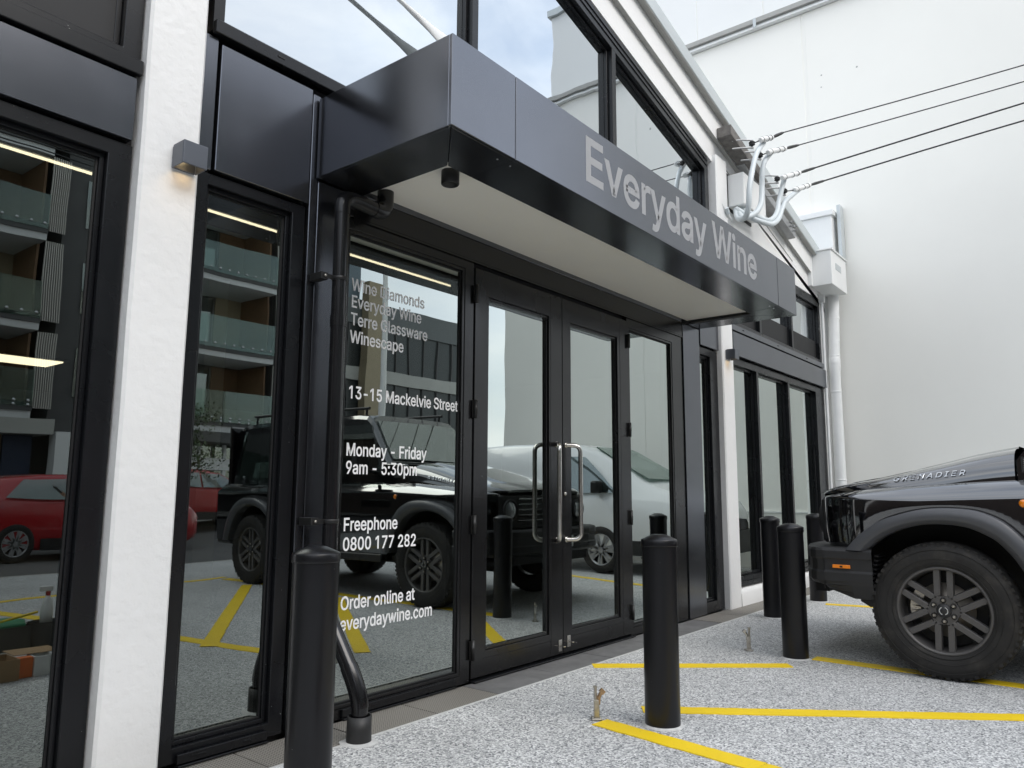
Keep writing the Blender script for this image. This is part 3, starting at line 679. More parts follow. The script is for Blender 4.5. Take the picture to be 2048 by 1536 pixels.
line([(4.42, -0.325), (5.265, -1.33)], 0.11)
line([(3.72, -1.075), (4.86, -2.69)], 0.115)
line([(4.86, -2.69), (5.42, -3.45)], 0.115)
line([(3.385, -1.02), (3.275, -1.87)], 0.12, 0.0045)
line([(3.275, -1.87), (2.62, -5.75)], 0.12)
line([(3.14, -2.05), (5.40, -5.10)], 0.12, 0.005)
line([(5.60, -1.385), (5.60, -5.9)], 0.115, 0.0055)
line([(2.60, -5.70), (5.72, -6.12)], 0.11, 0.0035)
line([(8.36, -0.66), (8.86, -2.75)], 0.11)
line([(8.86, -2.75), (9.3, -5.9)], 0.11)
line([(2.88, -2.9), (4.55, -5.6)], 0.12, 0.006)

# ================================================================ shop building
shop = thing('shop_building', 'white gabled shop with black window frames, dark panels and deep entrance canopy', 'building', (4.55, 0, 0))
AX = 4.55
def L(x, d=0.0):
    return 5.226 - 0.241 * (abs(x - AX) + AX - 5.0) + d
GY = 0.07

# gable wall band over the rake (both slopes)
def band(x0, x1, d0, d1, y0, y1, mb):
    xs_ = [x0] + ([AX] if x0 < AX < x1 else []) + [x1]
    poly = [(q, L(q, d0)) for q in xs_] + [(q, L(q, d1)) for q in reversed(xs_)]
    for i in range(len(xs_) - 1):
        a, b = xs_[i], xs_[i + 1]
        mb.prism([(a, L(a, d0)), (b, L(b, d0)), (b, L(b, d1)), (a, L(a, d1))], 'y', y0, y1)
    return mb
mb = MB()
band(-2.3, 11.25, 0.0, 0.62, 0.0, 0.30, mb)
mb.box(11.0, 11.25, 0.0, 0.30, -0.1, L(11.0))
mb.box(-2.3, -2.05, 0.0, 0.30, -0.1, L(-2.05))
mb.prism([(7.66, 3.866), (11.0, 3.866), (11.0, L(11.0)), (7.66, L(7.66))], 'y', 0.0, 0.29)
mb.prism([(-2.05, 3.866), (1.40, 3.866), (1.40, L(1.40)), (-2.05, L(-2.05))], 'y', 0.0, 0.29)
wall = mb.build('wall', M['render'], shop)
mb = MB(); band(-2.3, 11.25, 0.27, 0.60, -0.045, -0.002, mb)
mb.build('barge_board', M['render'], shop, bevel=0.006)
mb = MB(); band(-2.3, 11.25, 0.262, 0.2695, -0.048, -0.004, mb)
mb.build('drip_edge', M['drip'], shop)
mb = MB(); band(-2.34, 11.29, 0.545, 0.70, -0.115, 0.34, mb)
mb.build('parapet_capping', M['capgrey'], shop, bevel=0.004)
mb = MB(); band(-2.34, 11.29, 0.535, 0.5445, -0.108, -0.05, mb)
mb.build('capping_drip', M['drip'], shop)
# side and rear walls, roof
mb = MB()
mb.box(-2.3, -2.06, 0.31, 14, -0.1, 4.15); mb.box(11.01, 11.25, 0.31, 14, -0.1, 4.15); mb.box(-2.05, 11.0, 13.7, 14, -0.1, 4.6)
mb.build('side_wall', M['render'], shop)
mb = MB()
for s_ in (-1, 1):
    e = AX + s_ * 6.7
    mb.prism([(AX, L(AX, 0.45)), (e, L(e, 0.45)), (e, L(e, 0.52)), (AX, L(AX, 0.52))], 'y', 0.35, 14)
mb.build('roof', M['roof'], shop)

def pillar(x0, x1, ztop0, ztop1):
    # slightly irregular old plastered pillar
    rows = []
    nz_ = 60
    for i in range(nz_ + 1):
        t = i / nz_
        def wob(a, k): return noise.noise(Vector((a * 3.1, t * 9 + k, k * 2.3))) * 0.005
        zt = -0.02 + t * (ztop0 + 0.02)
        l = x0 + wob(1, x0); r = x1 + wob(2, x0)
        rows.append([(l, 0.1, zt), (l, -0.038, zt), (l + 0.012, -0.05 + wob(3, 1) * 0.4, zt), ((l + r) / 2, -0.05 + wob(4, 2) * 0.5, zt),
                     (r - 0.012, -0.05 + wob(5, 3) * 0.4, zt), (r, -0.038, zt), (r, 0.1, zt)])
    mb = MB(); mb.grid(rows, smooth=False)
    return mb.build('pillar', M['render'], shop, fix=True)
pillar(1.392, 1.648, L(1.52) + 0.1, 0)
pillar(7.385, 7.665, L(7.5) + 0.1, 0)

# rough low plastered upstand in the right bay
rows = []
for i in range(40):
    x = 7.665 + (11.0 - 7.665) * i / 39
    wv = noise.noise(Vector((x * 5, 0, 0))) * 0.012
    rows.append([(x, -0.055 + wv, -0.02), (x, -0.05 + wv * 0.7, 0.12), (x, -0.03, 0.158), (x, 0.0, 0.17), (x, 0.2, 0.17)])
MB().grid(rows).build('plinth', M['render'], shop)

# dark facade panels, each cassette a piece
def panel(x0, x1, z0, z1, y0=-0.012, y1=0.05, name='facade_panel'):
    return MB().box(x0, x1, y0, y1, z0, z1).build(name, M['alu'], shop, bevel=0.003)
panel(-2.04, -0.335, 2.585, 2.862); panel(-0.325, 1.372, 2.585, 2.862)
panel(1.745, 2.262, 2.585, 3.205); panel(1.662, 1.735, 2.585, 3.235, 0.004, 0.05)
panel(2.272, 2.318, 0.02, 3.19, -0.006)
panel(2.326, 2.522, 0.0, 2.73, -0.002, 0.06)
panel(6.565, 6.925, 0.0, 2.73, -0.004, 0.06)
panel(6.935, 7.375, 2.585, 3.205)
panel(7.675, 11.03, 2.592, 2.842, -0.05, 0.05)
panel(2.575, 6.555, 2.745, 3.19, 0.0, 0.05)
# black backing behind joints
MB().box(-2.04, 10.99, 0.0505, 0.09, 2.50, 3.25).build('backing', M['gasket'], shop)

# ---------------------------------------------------------------- windows
def window(poly, inn, y0=0.0, gy=GY, steps=0.012, m='frame', glass='glass', name='window', lip=True, depth=None):
    """poly: outer CCW xz polygon; inn: inset per edge"""
    d = depth or 0.13
    inner = inset(poly, inn)
    mb = MB()
    mb.ring(poly, inner, y0, y0 + d)
    fr = mb.build(name, M[m], shop, bevel=0.0025)
    # stepped glazing bead
    bead = inset(inner, [0.02] * len(poly))
    o1 = inset(inner, [0.001] * len(poly))
    MB().ring(o1, bead, gy - 0.022, gy + 0.03).build('bead', M[m], fr, bevel=0.002)
    g1 = inset(bead, [0.001] * len(poly)); g2 = inset(bead, [0.008] * len(poly))
    MB().ring(g1, g2, gy - 0.008, gy + 0.02).build('gasket', M['gasket'], fr)
    gp = inset(bead, [0.004] * len(poly))
    MB().pane(gp, gy, gy + 0.008).build('pane', [M[glass], M['glassback']], fr)
    return fr

def rect(x0, x1, z0, z1): return [(x0, z0), (x1, z0), (x1, z1), (x0, z1)]
# edges: bottom, right, top, left
window(rect(-2.04, 1.385, 0.0, 2.57), [0.075, 0.095, 0.06, 0.05], y0=0.014, gy=0.065)
window(rect(1.655, 2.262, 0.012, 2.57), [0.062, 0.075, 0.05, 0.075], y0=0.012, gy=0.06)
window(rect(2.530, 3.571, 0.0, 2.60), [0.05, 0.085, 0.06, 0.012], y0=0.008, gy=0.034, m='door')
window(rect(5.518, 6.556, 0.0, 2.60), [0.06, 0.21, 0.085, 0.03], y0=0.008, gy=0.034, m='door')
window(rect(6.93, 7.38, 0.0, 2.57), [0.1, 0.18, 0.07, 0.02], y0=0.012, gy=0.06)
# stacked sill profiles under the two left windows and sidelights
for (a, b) in ((-2.0, 1.37), (1.745, 2.17), (2.60, 3.43)):
    mb = MB()
    mb.box(a, b, -0.012, 0.0075, 0.012, 0.050); mb.box(a, b, -0.022, 0.0065, 0.0, 0.008)
    mb.build('sill_profile', M['frame'], shop, bevel=0.002)
    for q in (0.25, 0.75):
        xx = a + (b - a) * q
        MB().box(xx - 0.018, xx + 0.018, -0.0145, -0.011, 0.030, 0.037).build('weep_slot_cover', M['frame'], shop, bevel=0.001)
mb = MB(); mb.prism([(-0.20, -0.004), (-0.195, 0.0), (-0.07, 0.006), (-0.07, -0.004)], 'x', 1.66, 2.27)

# head beam above the doors
MB().box(2.530, 6.556, 0.0, 0.10, 2.607, 2.742).build('head_beam', M['door'], shop, bevel=0.003)
MB().box(2.575, 6.556, -0.004, -0.001, 2.594, 2.606).build('head_drip', M['door'], shop)

# right bay lower windows: three lights, mullions proud
RB = [7.68, 8.445, 9.50, 10.68]
MX = [8.505, 9.56]
zs0, zs1 = 0.175, 2.575
fr = MB().ring(rect(7.672, 10.99, zs0, zs1), rect(7.70, 10.62, zs0 + 0.10, zs1 - 0.07), 0.0, 0.14).build('window', M['frame'], shop, bevel=0.003)
MB().box(7.70, 10.62, -0.018, -0.001, zs0 + 0.004, zs0 + 0.05).build('sill_profile', M['frame'], fr, bevel=0.002)
for a, b in ((8.445, 8.505), (9.50, 9.56)):
    MB().box(a, b, 0.001, 0.13, zs0 + 0.101, zs1 - 0.071).build('mullion', M['frame'], fr, bevel=0.002)
for a, b in ((7.702, 8.443), (8.507, 9.498), (9.562, 10.618)):
    MB().pane(rect(a, b, zs0 + 0.102, zs1 - 0.072), 0.075, 0.083).build('pane', [M['glass'], M['glassback']], fr)
    MB().ring(rect(a, b, zs0 + 0.102, zs1 - 0.072), rect(a + 0.02, b - 0.02, zs0 + 0.122, zs1 - 0.092), 0.045, 0.074).build('bead', M['frame'], fr, bevel=0.002)

# upper windows, heads following the gable
def upper(x0, x1, z0, mull, fl=0.055, fr_=0.055, sill=0.07, head=0.17, flat=None):
    L = (lambda q: flat) if flat else globals()['L']
    xs_ = [x0] + ([AX] if x0 < AX < x1 else []) + [x1]
    g = 0.012
    outer = [(x0, z0), (x1, z0)] + [(q, L(q) - g) for q in reversed(xs_)]
    ins = [sill, fr_] + [head] * (len(xs_) - 1) + [fl]
    inner = inset(outer, ins)
    w_ = MB().ring(outer, inner, 0.004, 0.14).build('window', M['frame'], shop, bevel=0.003)
    # outer step of the head
    step = inset(outer, [0.0, 0.0] + [0.075] * (len(xs_) - 1) + [0.0])
    zt = lambda q: L(q) - g - head * 1.0286
    edges = [x0 + fl] + [m_ for mm in mull for m_ in mm] + [x1 - fr_]
    for a, b in mull:
        top = [(b, zt(b)), (a, zt(a))]
        MB().prism([(a, z0 + sill + 0.001), (b, z0 + sill + 0.001), (b, zt(b) - 0.001), (a, zt(a) - 0.001)], 'y', 0.002, 0.13).build('mullion', M['frame'], w_, bevel=0.002)
    for i in range(0, len(edges), 2):
        a, b = edges[i] + 0.002, edges[i + 1] - 0.002
        q = [a] + ([AX] if a < AX < b else []) + [b]
        poly = [(a, z0 + sill + 0.002), (b, z0 + sill + 0.002)] + [(t, zt(t) - 0.002) for t in reversed(q)]
        MB().pane(poly, 0.075, 0.083).build('pane', [M['glass_up'], M['glassback']], w_)
        MB().ring(poly, inset(poly, [0.022] * len(poly)), 0.045, 0.074).build('bead', M['frame'], w_, bevel=0.002)
    # long groove lines along the head
    for dz in ((0.045, 0.10) if not flat else ()):
        m2 = MB(); band(x0 + 0.02, x1 - 0.02, -g - dz - 0.010, -g - dz, -0.004, 0.0035, m2)
        m2.build('head_rib', M['frame'], w_)
    return w_
up_mid = upper(1.70, 7.29, 3.262, [(3.515, 3.575), (5.335, 5.395)], fl=0.055, fr_=0.09)
up_right = upper(7.675, 10.99, 2.90, [(8.62, 8.68), (9.75, 9.81)], fr_=0.07, sill=0.09, head=0.10, flat=3.865)
up_left = upper(-2.04, 1.385, 2.895, [(-0.40, -0.34)], fr_=0.075, sill=0.09, head=0.10, flat=3.865)
# projecting sill boards of the upper windows
for (a, b, z) in ((1.70, 7.375, 3.262), (7.675, 10.995, 2.89), (-2.04, 1.385, 2.895)):
    mb = MB(); mb.box(a, b, -0.030, 0.0035, z - 0.02, z + 0.045)
    mb.build('sill_board', M['alu'] if a > 7 else M['frame'], shop, bevel=0.003)
    for q in range(3):
        xx = a + 0.35 + q * (b - a) * 0.33
        MB().box(xx - 0.02, xx + 0.02, -0.0335, -0.029, z + 0.012, z + 0.021).build('weep_slot_cover', M['gasket'], shop)
# second groove on the sill
MB().box(1.70, 7.375, -0.0335, -0.0305, z + 0.0, z + 0.001)

# ---------------------------------------------------------------- entrance doors
DOORS = []
for side, (x0, x1, gx0, gx1) in enumerate(((3.578, 4.549, 3.71, 4.385), (4.556, 5.511, 4.665, 5.345))):
    z0, z1, gz0, gz1 = 0.018, 2.563, 0.165, 2.395
    dr = MB().ring(rect(x0, x1, z0, z1), rect(gx0, gx1, gz0, gz1), 0.0, 0.055).build('entrance_door', M['door'], shop, bevel=0.002)
    dr['label'] = ('left' if side == 0 else 'right') + ' leaf of the black double entrance door'
    b2 = rect(gx0 + 0.018, gx1 - 0.018, gz0 + 0.018, gz1 - 0.018)
    MB().ring(rect(gx0 + .001, gx1 - .001, gz0 + .001, gz1 - .001), b2, 0.012, 0.045).build('bead', M['door'], dr, bevel=0.002)
    MB().pane(rect(gx0 + 0.015, gx1 - 0.015, gz0 + 0.015, gz1 - 0.015), 0.030, 0.038).build('pane', [M['glass'], M['glassback']], dr)
    # vertical joint line in the stile
    sx = 4.402 if side == 0 else 5.385
    MB().box(sx, sx + 0.004, -0.0008, -0.0002, z0 + 0.01, z1 - 0.01).build('stile_joint', M['gasket'], dr)
    # groove above the kick rail
    MB().box(gx0 - 0.02, gx1 + 0.03, -0.001, -0.0003, gz0 - 0.045, gz0 - 0.041).build('rail_joint', M['gasket'], dr)
    # hinges
    hx = x0 - 0.001 if side == 0 else x1 + 0.003
    for hz in (2.39, 1.645, 0.93, 0.185):
        h = MB()
        h.lathe([(0.0, -0.058), (0.0115, -0.058), (0.0115, -0.02), (0.0125, -0.019), (0.0125, 0.019), (0.0115, 0.02), (0.0115, 0.058), (0.0, 0.058)], (hx, -0.013, hz), 'z', 14)
        h.box(hx - 0.020, hx + 0.020, -0.0045, -0.0003, hz - 0.056, hz + 0.056)
        h.build('hinge', M['black'], dr)
    # cranked tubular pull handle
    mx, bx, by = (4.475, 4.40, -0.078) if side == 0 else (4.597, 4.668, -0.078)
    zt, zb = 1.470, 0.795
    def arc(p0, p1, p2, n=7):
        return [tuple(Vector(p0).lerp(Vector(p1), t).lerp(Vector(p1).lerp(Vector(p2), t), t)) for t in [i / n for i in range(n + 1)]]
    e = 0.45
    kx, ky = mx + (bx - mx) * e, by * e
    path = [(mx, -0.001, zt)] + arc((kx, ky, zt), (bx, by, zt), (bx, by, zt - 0.055)) + arc((bx, by, zb + 0.055), (bx, by, zb), (kx, ky, zb)) + [(mx, -0.001, zb)]
    h = MB().tube(path, 0.0165, 16)
    for z in (zt, zb):
        h.lathe([(0.0, -0.006), (0.021, -0.006), (0.021, -0.0005), (0, -0.0005)], (mx, 0, z), 'y', 20)
    h.build('pull_handle', M['steel'], dr)
    # small bright strike brackets near the floor
    fx_, fz = (4.512, 0.072) if side == 0 else (4.618, 0.088)
    f_ = MB(); f_.box(fx_ - 0.019, fx_ + 0.019, -0.004, -0.0004, fz - 0.035, fz + 0.042)
    f_.prism([(fx_ - 0.017, -0.0041), (fx_ + 0.017, -0.0041), (fx_ + 0.013, -0.040), (fx_, -0.047), (fx_ - 0.013, -0.040)], 'z', fz - 0.002, fz + 0.004)
    f_.build('foot_catch', M['steel'], dr, bevel=0.001)
    DOORS.append(dr)
# lock cylinder on the right leaf, dark threshold strip
MB().lathe([(0, -0.012), (0.012, -0.012), (0.014, -0.0005), (0, -0.0005)], (4.575, 0, 1.12), 'y', 16).build('lock_cylinder', M['steel'], DOORS[1])
MB().box(3.575, 5.515, -0.035, 0.05, -0.003, 0.008).build('threshold', M['frame'], shop, bevel=0.002)

# window lettering on the left sidelight
TX, TY = 2.597, 0.0336
for s_, z in (("Wine Diamonds", 2.212), ("Everyday Wine", 2.118), ("Terre Glassware", 2.021), ("Winescape", 1.923),
              ("13-15 Mackelvie Street", 1.622), ("Monday - Friday", 1.317), ("9am - 5:30pm", 1.222),
              ("Freephone", 0.926), ("0800 177 282", 0.825), ("Order online at", 0.527), ("everydaywine.com", 0.424)):
    mb = MB()
    W22 = text_width("13-15 Mackelvie Street", 1.0)
    size = 0.863 / W22 * 1.0
    size = 0.128
    st = 0.863 / (W22 * size)
    text_parts(s_, size, lambda u, v, d, z=z: (TX + u, TY - 0.0006 - d, z + v), M['vinyl'], shop, 'letter', stretch=st, bold=13)

# ---------------------------------------------------------------- canopy
CX0, CX1, CY, CZ0, CZ1 = 2.300, 6.908, -0.966, 2.733, 3.170
can = MB().box(CX0 + 0.02, CX1 - 0.02, CY + 0.02, -0.014, 2.80, CZ1 - 0.012).build('canopy', M['roof'], shop)
can['label'] = 'deep black box canopy over the entrance doors'
def front(x0, x1):
    return MB().box(x0, x1, CY, CY + 0.019, CZ0, CZ1).build('fascia_panel', M['alu'], can, bevel=0.003)
front(CX0, 2.757); front(2.762, 6.434); front(6.439, CX1)
for xa in (CX0, CX1 - 0.019):
    MB().box(xa, xa + 0.019, CY + 0.0195, -0.015, CZ0, CZ1).build('end_panel', M['alu'], can, bevel=0.0025)
# underside flange panels, mitred at the corners
fz0, fz1 = CZ0 + 0.0005, CZ0 + 0.02
yi, xl, xr = -0.655, 2.607, 6.665
def flange(poly):
    return MB().prism(poly, 'z', fz0, fz1).build('flange_panel', M['alu'], can, bevel=0.0015)
a = CX0 + 0.0195; b = CX1 - 0.0195; c = CY + 0.0195
flange([(a, c), (xl, yi), (xl, -0.016), (a, -0.016)])
flange([(a + 0.004, c), (2.760, c), (2.787, yi), (xl + 0.004, yi)])
flange([(2.765, c), (6.462, c), (6.505, yi), (2.792, yi)])
flange([(6.467, c), (b - 0.004, c), (xr - 0.004, yi), (6.510, yi)])
flange([(b, c), (b, -0.016), (xr, -0.016), (xr, yi)])
mb = MB()
mb.box(xl, xr, yi - 0.012, yi, fz1 + 0.0005, 2.80); mb.box(xl - 0.012, xl, yi, -0.016, fz1 + 0.0005, 2.80); mb.box(xr, xr + 0.012, yi, -0.016, fz1 + 0.0005, 2.80)
mb.build('soffit_trim', M['gasket'], can)
MB().box(xl + 0.001, xr - 0.001, yi + 0.001, -0.002, 2.776, 2.7995).build('soffit', M['soffit'], can)
# sign
mb = MB()
size = 0.262 / 0.535
wd = text_width("Everyday Wine", size)
text_parts("Everyday Wine", size, lambda u, v, d: (3.368 + u, CY - d, 2.849 + v), M['sign'], can, 'sign_letter', stretch=2.585 / wd, depth=0.0006, bold=17)
# little fixings on the flange
mb = MB()
for (x, y) in ((2.70, -0.90), (2.80, -0.90), (6.40, -0.90), (6.50, -0.90)):
    mb.lathe([(0, -0.002), (0.005, -0.002), (0.005, 0.0005), (0, 0.0005)], (x, y, CZ0), 'z', 10)
mb.build('screw', M['galv'], can)

# slim white brace beside the upper glazing, its flattened end behind the canopy corner
rod = thing('brace_rod', 'slim white brace with flattened end rising left above the canopy corner', 'brace', (3.0, -0.05, 4.0))
_A, _B = Vector((2.760, -0.055, 4.005)), Vector((3.160, -0.055, 3.930))
_t = (_B - _A).normalized()
MB().tube([_A - _t * 1.02, _A + _t * 0.20], 0.0135, 14).build('rod', M['white'], rod)
rows = []
_n = Vector((0, 0, 1)); _n = (_n - _t * _n.dot(_t)).normalized(); _o = _t.cross(_n)
for u_, h, wv in ((0.10, 0.0145, 0.0145), (0.19, 0.020, 0.018), (0.30, 0.030, 0.012), (0.43, 0.052, 0.008), (0.52, 0.062, 0.007)):
    p = _A + _t * u_
    rows.append([p + _n * math.cos(2 * math.pi * k / 14) * h + _o * math.sin(2 * math.pi * k / 14) * wv for k in range(14)])
MB().grid(rows, closed=True).build('fork_end', M['white'], rod)
MB().box(1.71, 1.78, -0.05, -0.001, 4.15, 4.25).build('wall_plate', M['white'], rod, bevel=0.002)
MB().box(3.20, 3.30, -0.075, 0.003, 3.84, 3.93).build('end_plate', M['galv'], rod, bevel=0.001)

# soffit downlight
dl = thing('surface_downlight', 'short black cylinder downlight on the white canopy soffit', 'downlight', (2.735, -0.555, 2.776))
MB().lathe([(0.046, 0.0), (0.047, -0.004), (0.047, -0.070), (0.044, -0.074), (0.039, -0.074), (0.037, -0.06), (0.0, -0.055)], (2.735, -0.555, 2.776), 'z', 40).build('housing', M['black'], dl)
MB().lathe([(0.0, -0.0535), (0.036, -0.0555)], (2.735, -0.555, 2.776), 'z', 30).build('lens', M['gasket'], dl)

# ---------------------------------------------------------------- wall lamps
def wall_lamp(cx, cz, label, on=1.0):
    r_ = thing('wall_lamp', label, 'wall lamp', (cx, -0.05, cz), 'square wall lamps on the white pillars')
    y0, y1 = -0.155, -0.0505
    h, wd, t = 0.052, 0.055, 0.006
    mb = MB()
    mb.box(cx - wd, cx + wd, y0, y0 + t, cz - h, cz + h)
    mb.box(cx - wd, cx - wd + t, y0 + t, y1 - 0.012, cz - h, cz + h)
    mb.box(cx + wd - t, cx + wd, y0 + t, y1 - 0.012, cz - h, cz + h)
    mb.build('shade', M['lampgrey'], r_, bevel=0.005, seg=3)
    MB().box(cx - wd + 0.004, cx + wd - 0.004, y1 - 0.0118, y1, cz - h + 0.003, cz + h - 0.003).build('back_plate', M['lampgrey'], r_, bevel=0.002)
    MB().box(cx - wd + t + 0.0005, cx + wd - t - 0.0005, y0 + t + 0.0005, y1 - 0.0125, cz + 0.008, cz + 0.022).build('lamp_body', M['lampgrey'], r_)
    MB().box(cx - 0.018, cx + 0.018, (y0 + y1) / 2 - 0.018, (y0 + y1) / 2 + 0.018, cz + 0.002, cz + 0.0078).build('diffuser', M['warm'], r_)
    ld = bpy.data.lights.new('lamp_light', 'SPOT'); ld.energy = 0.35 * on; ld.color = (1, 0.68, 0.36); ld.spot_size = math.radians(120); ld.spot_blend = 0.8
    ld.shadow_soft_size = 0.02
    lo = bpy.data.objects.new('lamp_light', ld); COL.objects.link(lo); lo.location = (cx, (y0 + y1) / 2, cz - 0.002)
    lo.parent = r_; lo.matrix_parent_inverse = Matrix.Translation(-ORG[r_.name])
    return r_
wall_lamp(1.575, 2.555, 'dark grey square lamp on the left white pillar, glowing warm underneath')
wall_lamp(7.505, 2.555, 'dark square lamp on the far white pillar right of the canopy')

# ---------------------------------------------------------------- black downpipe
dp = thing('downpipe', 'glossy black round downpipe in front of the left sidelight', 'downpipe', (2.41, -0.12, 0))
def bend(a, b, c, n=8): return [tuple(Vector(a).lerp(Vector(b), t).lerp(Vector(b).lerp(Vector(c), t), t)) for t in [i / n for i in range(n + 1)]]
PX, PY, PR = 2.400, -0.112, 0.0375
MB().tube([(PX, PY, 2.575), (PX, PY, 0.62)], PR, 28, cap=False).build('pipe', M['pipeblack'], dp)
pth = [(PX, PY, 2.545)] + bend((PX, PY, 2.578), (PX, PY, 2.645), (PX + 0.075, PY + 0.005, 2.648)) + [(PX + 0.235, PY + 0.02, 2.648)]
MB().tube(pth, PR + 0.0035, 28).build('top_elbow', M['pipeblack'], dp)
pth = [(PX + 0.225, PY + 0.02, 2.648)] + bend((PX + 0.245, PY + 0.022, 2.648), (PX + 0.315, PY + 0.03, 2.648), (PX + 0.318, PY + 0.03, 2.71)) + [(PX + 0.318, PY + 0.03, 2.775)]
MB().tube(pth, PR + 0.008, 28).build('soffit_elbow', M['pipeblack'], dp)
X2 = PX + 0.0
X3 = 2.432
pth = [(X2, PY, 0.66)] + bend((X2, PY, 0.60), (X2, PY, 0.55), (X2 + 0.006, PY - 0.03, 0.50)) + bend((X3 - 0.004, PY - 0.175, 0.275), (X3, PY - 0.215, 0.215), (X3, PY - 0.22, 0.16)) + [(X3, PY - 0.22, 0.05)]
MB().tube(pth, PR + 0.0005, 28).build('swan_neck', M['pipeblack'], dp)
mb = MB(); mb.tube(bend((X3 - 0.01, PY - 0.145, 0.325), (X3, PY - 0.215, 0.215), (X3, PY - 0.22, 0.15)), PR + 0.004, 28); mb.build('lower_elbow', M['pipeblack'], dp)
mb = MB(); mb.lathe([(PR + 0.0035, -0.028), (PR + 0.0035, 0.028)], (PX, PY, 1.98), 'z', 28)
mb.build('coupling', M['pipeblack'], dp)
for z in (2.20, 0.985):
    mb = MB(); xx = PX
    mb.lathe([(PR + 0.001, -0.01), (PR + 0.003, -0.01), (PR + 0.003, 0.01), (PR + 0.001, 0.01)], (xx, PY, z), 'z', 28)
    mb.box(xx - 0.085, xx - PR + 0.004, PY + 0.0, PY + 0.004, z - 0.012, z + 0.012)
    mb.box(xx - 0.112, xx - 0.070, PY + 0.004, -0.0125, z - 0.018, z + 0.018)
    mb.build('pipe_clip', M['black'], dp, bevel=0.001)
    m3 = MB(); m3.lathe([(0, -0.006), (0.007, -0.006), (0.007, 0), (0, 0)], (xx - 0.091, PY, z), 'y', 8)
    m3.build('clip_screw', M['steelrough'], dp)
so = tag(MB().lathe([(0.050, 0.118), (0.0555, 0.118), (0.0565, 0.05), (0.0575, 0.0), (0.0575, -0.02)], (X3, PY - 0.22, 0), 'z', 36).lathe([(0.050, 0.118), (0.050, 0.04), (0, 0.04)], (X3, PY - 0.22, 0), 'z', 36).build('pipe_socket', M['socket']),
         'short black plastic socket on the ground around the downpipe foot', 'socket')
rows = []
for k in range(41):
    a_ = 2 * math.pi * k / 40
    r2 = 0.085 + 0.014 * noise.noise(Vector((math.cos(a_) * 2, math.sin(a_) * 2, 1)))
    rows.append([(X3 + 0.058 * math.cos(a_), PY - 0.22 + 0.058 * math.sin(a_), 0.008), (X3 + r2 * math.cos(a_), PY - 0.22 + r2 * math.sin(a_), 0.001)])
struct(MB().grid(rows).build('mortar_collar', M['mortar']))

# ================================================================ white downpipe and rainwater head
wp = thing('white_downpipe', 'white round downpipe in the corner beside the tall pale wall', 'downpipe', (11.14, -0.12, 0))
WX, WY, WR = 11.16, -0.12, 0.072
MB().tube([(WX, WY, 0.0), (WX, WY, 2.93)], WR, 24).build('pipe', M['whitepipe'], wp)
MB().tube([(WX, WY, 2.95), (WX + 0.14, WY, 3.98)], WR, 24).build('pipe', M['whitepipe'], wp)
for z, dx in ((3.62, 0.095), (3.28, 0.05), (3.07, 0.02), (2.55, 0), (1.32, 0), (1.20, 0)):
    MB().lathe([(WR + 0.0005, -0.012), (WR + 0.004, -0.01), (WR + 0.004, 0.01), (WR + 0.0005, 0.012)], (WX + dx, WY, z), 'z', 24).build('coupling', M['whitepipe'], wp)
MB().lathe([(WR + 0.0005, -0.10), (WR + 0.006, -0.09), (WR + 0.006, 0.09), (WR + 0.0005, 0.10)], (WX + 0.01, WY, 2.94), 'z', 24).build('coupling', M['whitepipe'], wp)
cp = tag(MB().tube([(10.98, -0.035, 0.1), (10.99, -0.035, 3.82)], 0.020, 12).box(10.965, 11.02, -0.075, -0.002, 3.82, 3.93).build('conduit', M['whitepipe']),
         'thin white conduit running up beside the right-hand windows', 'conduit')
cp2 = tag(MB().box(11.30, 11.43, -0.06, 0.02, 0.0, 3.97).build('corner_flashing', M['white'], bevel=0.004), 'flat white corner flashing behind the white downpipe', 'flashing')
rh = thing('rainwater_head', 'white box rainwater head above the white downpipe', 'rainwater head', (10.97, -0.15, 4.2))
MB().box(10.60, 11.33, -0.30, -0.005, 3.97, 4.455).build('box', M['white'], rh, bevel=0.004)
MB().box(10.585, 11.35, -0.318, -0.002, 4.4555, 4.478).build('rim', M['white'], rh, bevel=0.003)
MB().box(10.80, 11.06, -0.304, -0.3005, 4.215, 4.31).build('overflow_plate', M['capgrey'], rh, bevel=0.002)
MB().box(10.53, 10.598, -0.05, -0.002, 3.97, 4.47).build('side_flange', M['white'], rh, bevel=0.003)
gb = thing('gutter_box', 'white lidded gutter box behind the gable capping next to the pale wall', 'gutter box', (11.4, 0.3, 4.5))
MB().box(11.30, 11.57, -0.15, 0.95, 4.48, 5.19).build('box', M['white'], gb, bevel=0.004)
MB().box(11.27, 11.575, -0.18, 1.0, 5.1905, 5.27).build('lid', M['white'], gb, bevel=0.004)
MB().box(11.40, 11.575, -0.25, -0.2, 4.48, 5.36).build('upright_flashing', M['capgrey'], gb, bevel=0.002)
# small fixing and tap on the gable wall above the canopy
tp = thing('wall_bracket', 'small white pipe bracket on the gable wall just above the canopy', 'bracket', (7.55, -0.03, 4.15))
MB().box(7.45, 7.52, -0.03, -0.001, 4.17, 4.30).build('plate', M['white'], tp, bevel=0.003)
MB().tube([(7.50, -0.04, 4.21), (7.60, -0.06, 4.13), (7.74, -0.06, 4.08)], 0.014, 10).build('stub', M['whitepipe'], tp)
MB().tube([(7.56, -0.075, 4.17), (7.61, -0.07, 4.12)], 0.024, 10).build('nut', M['conduit'], tp)
# thin bead line on the gable below the barge board
mb = MB(); band(7.70, 9.9, 0.118, 0.128, -0.006, -0.0005, mb); mb.build('wall_bead', M['drip'], shop)

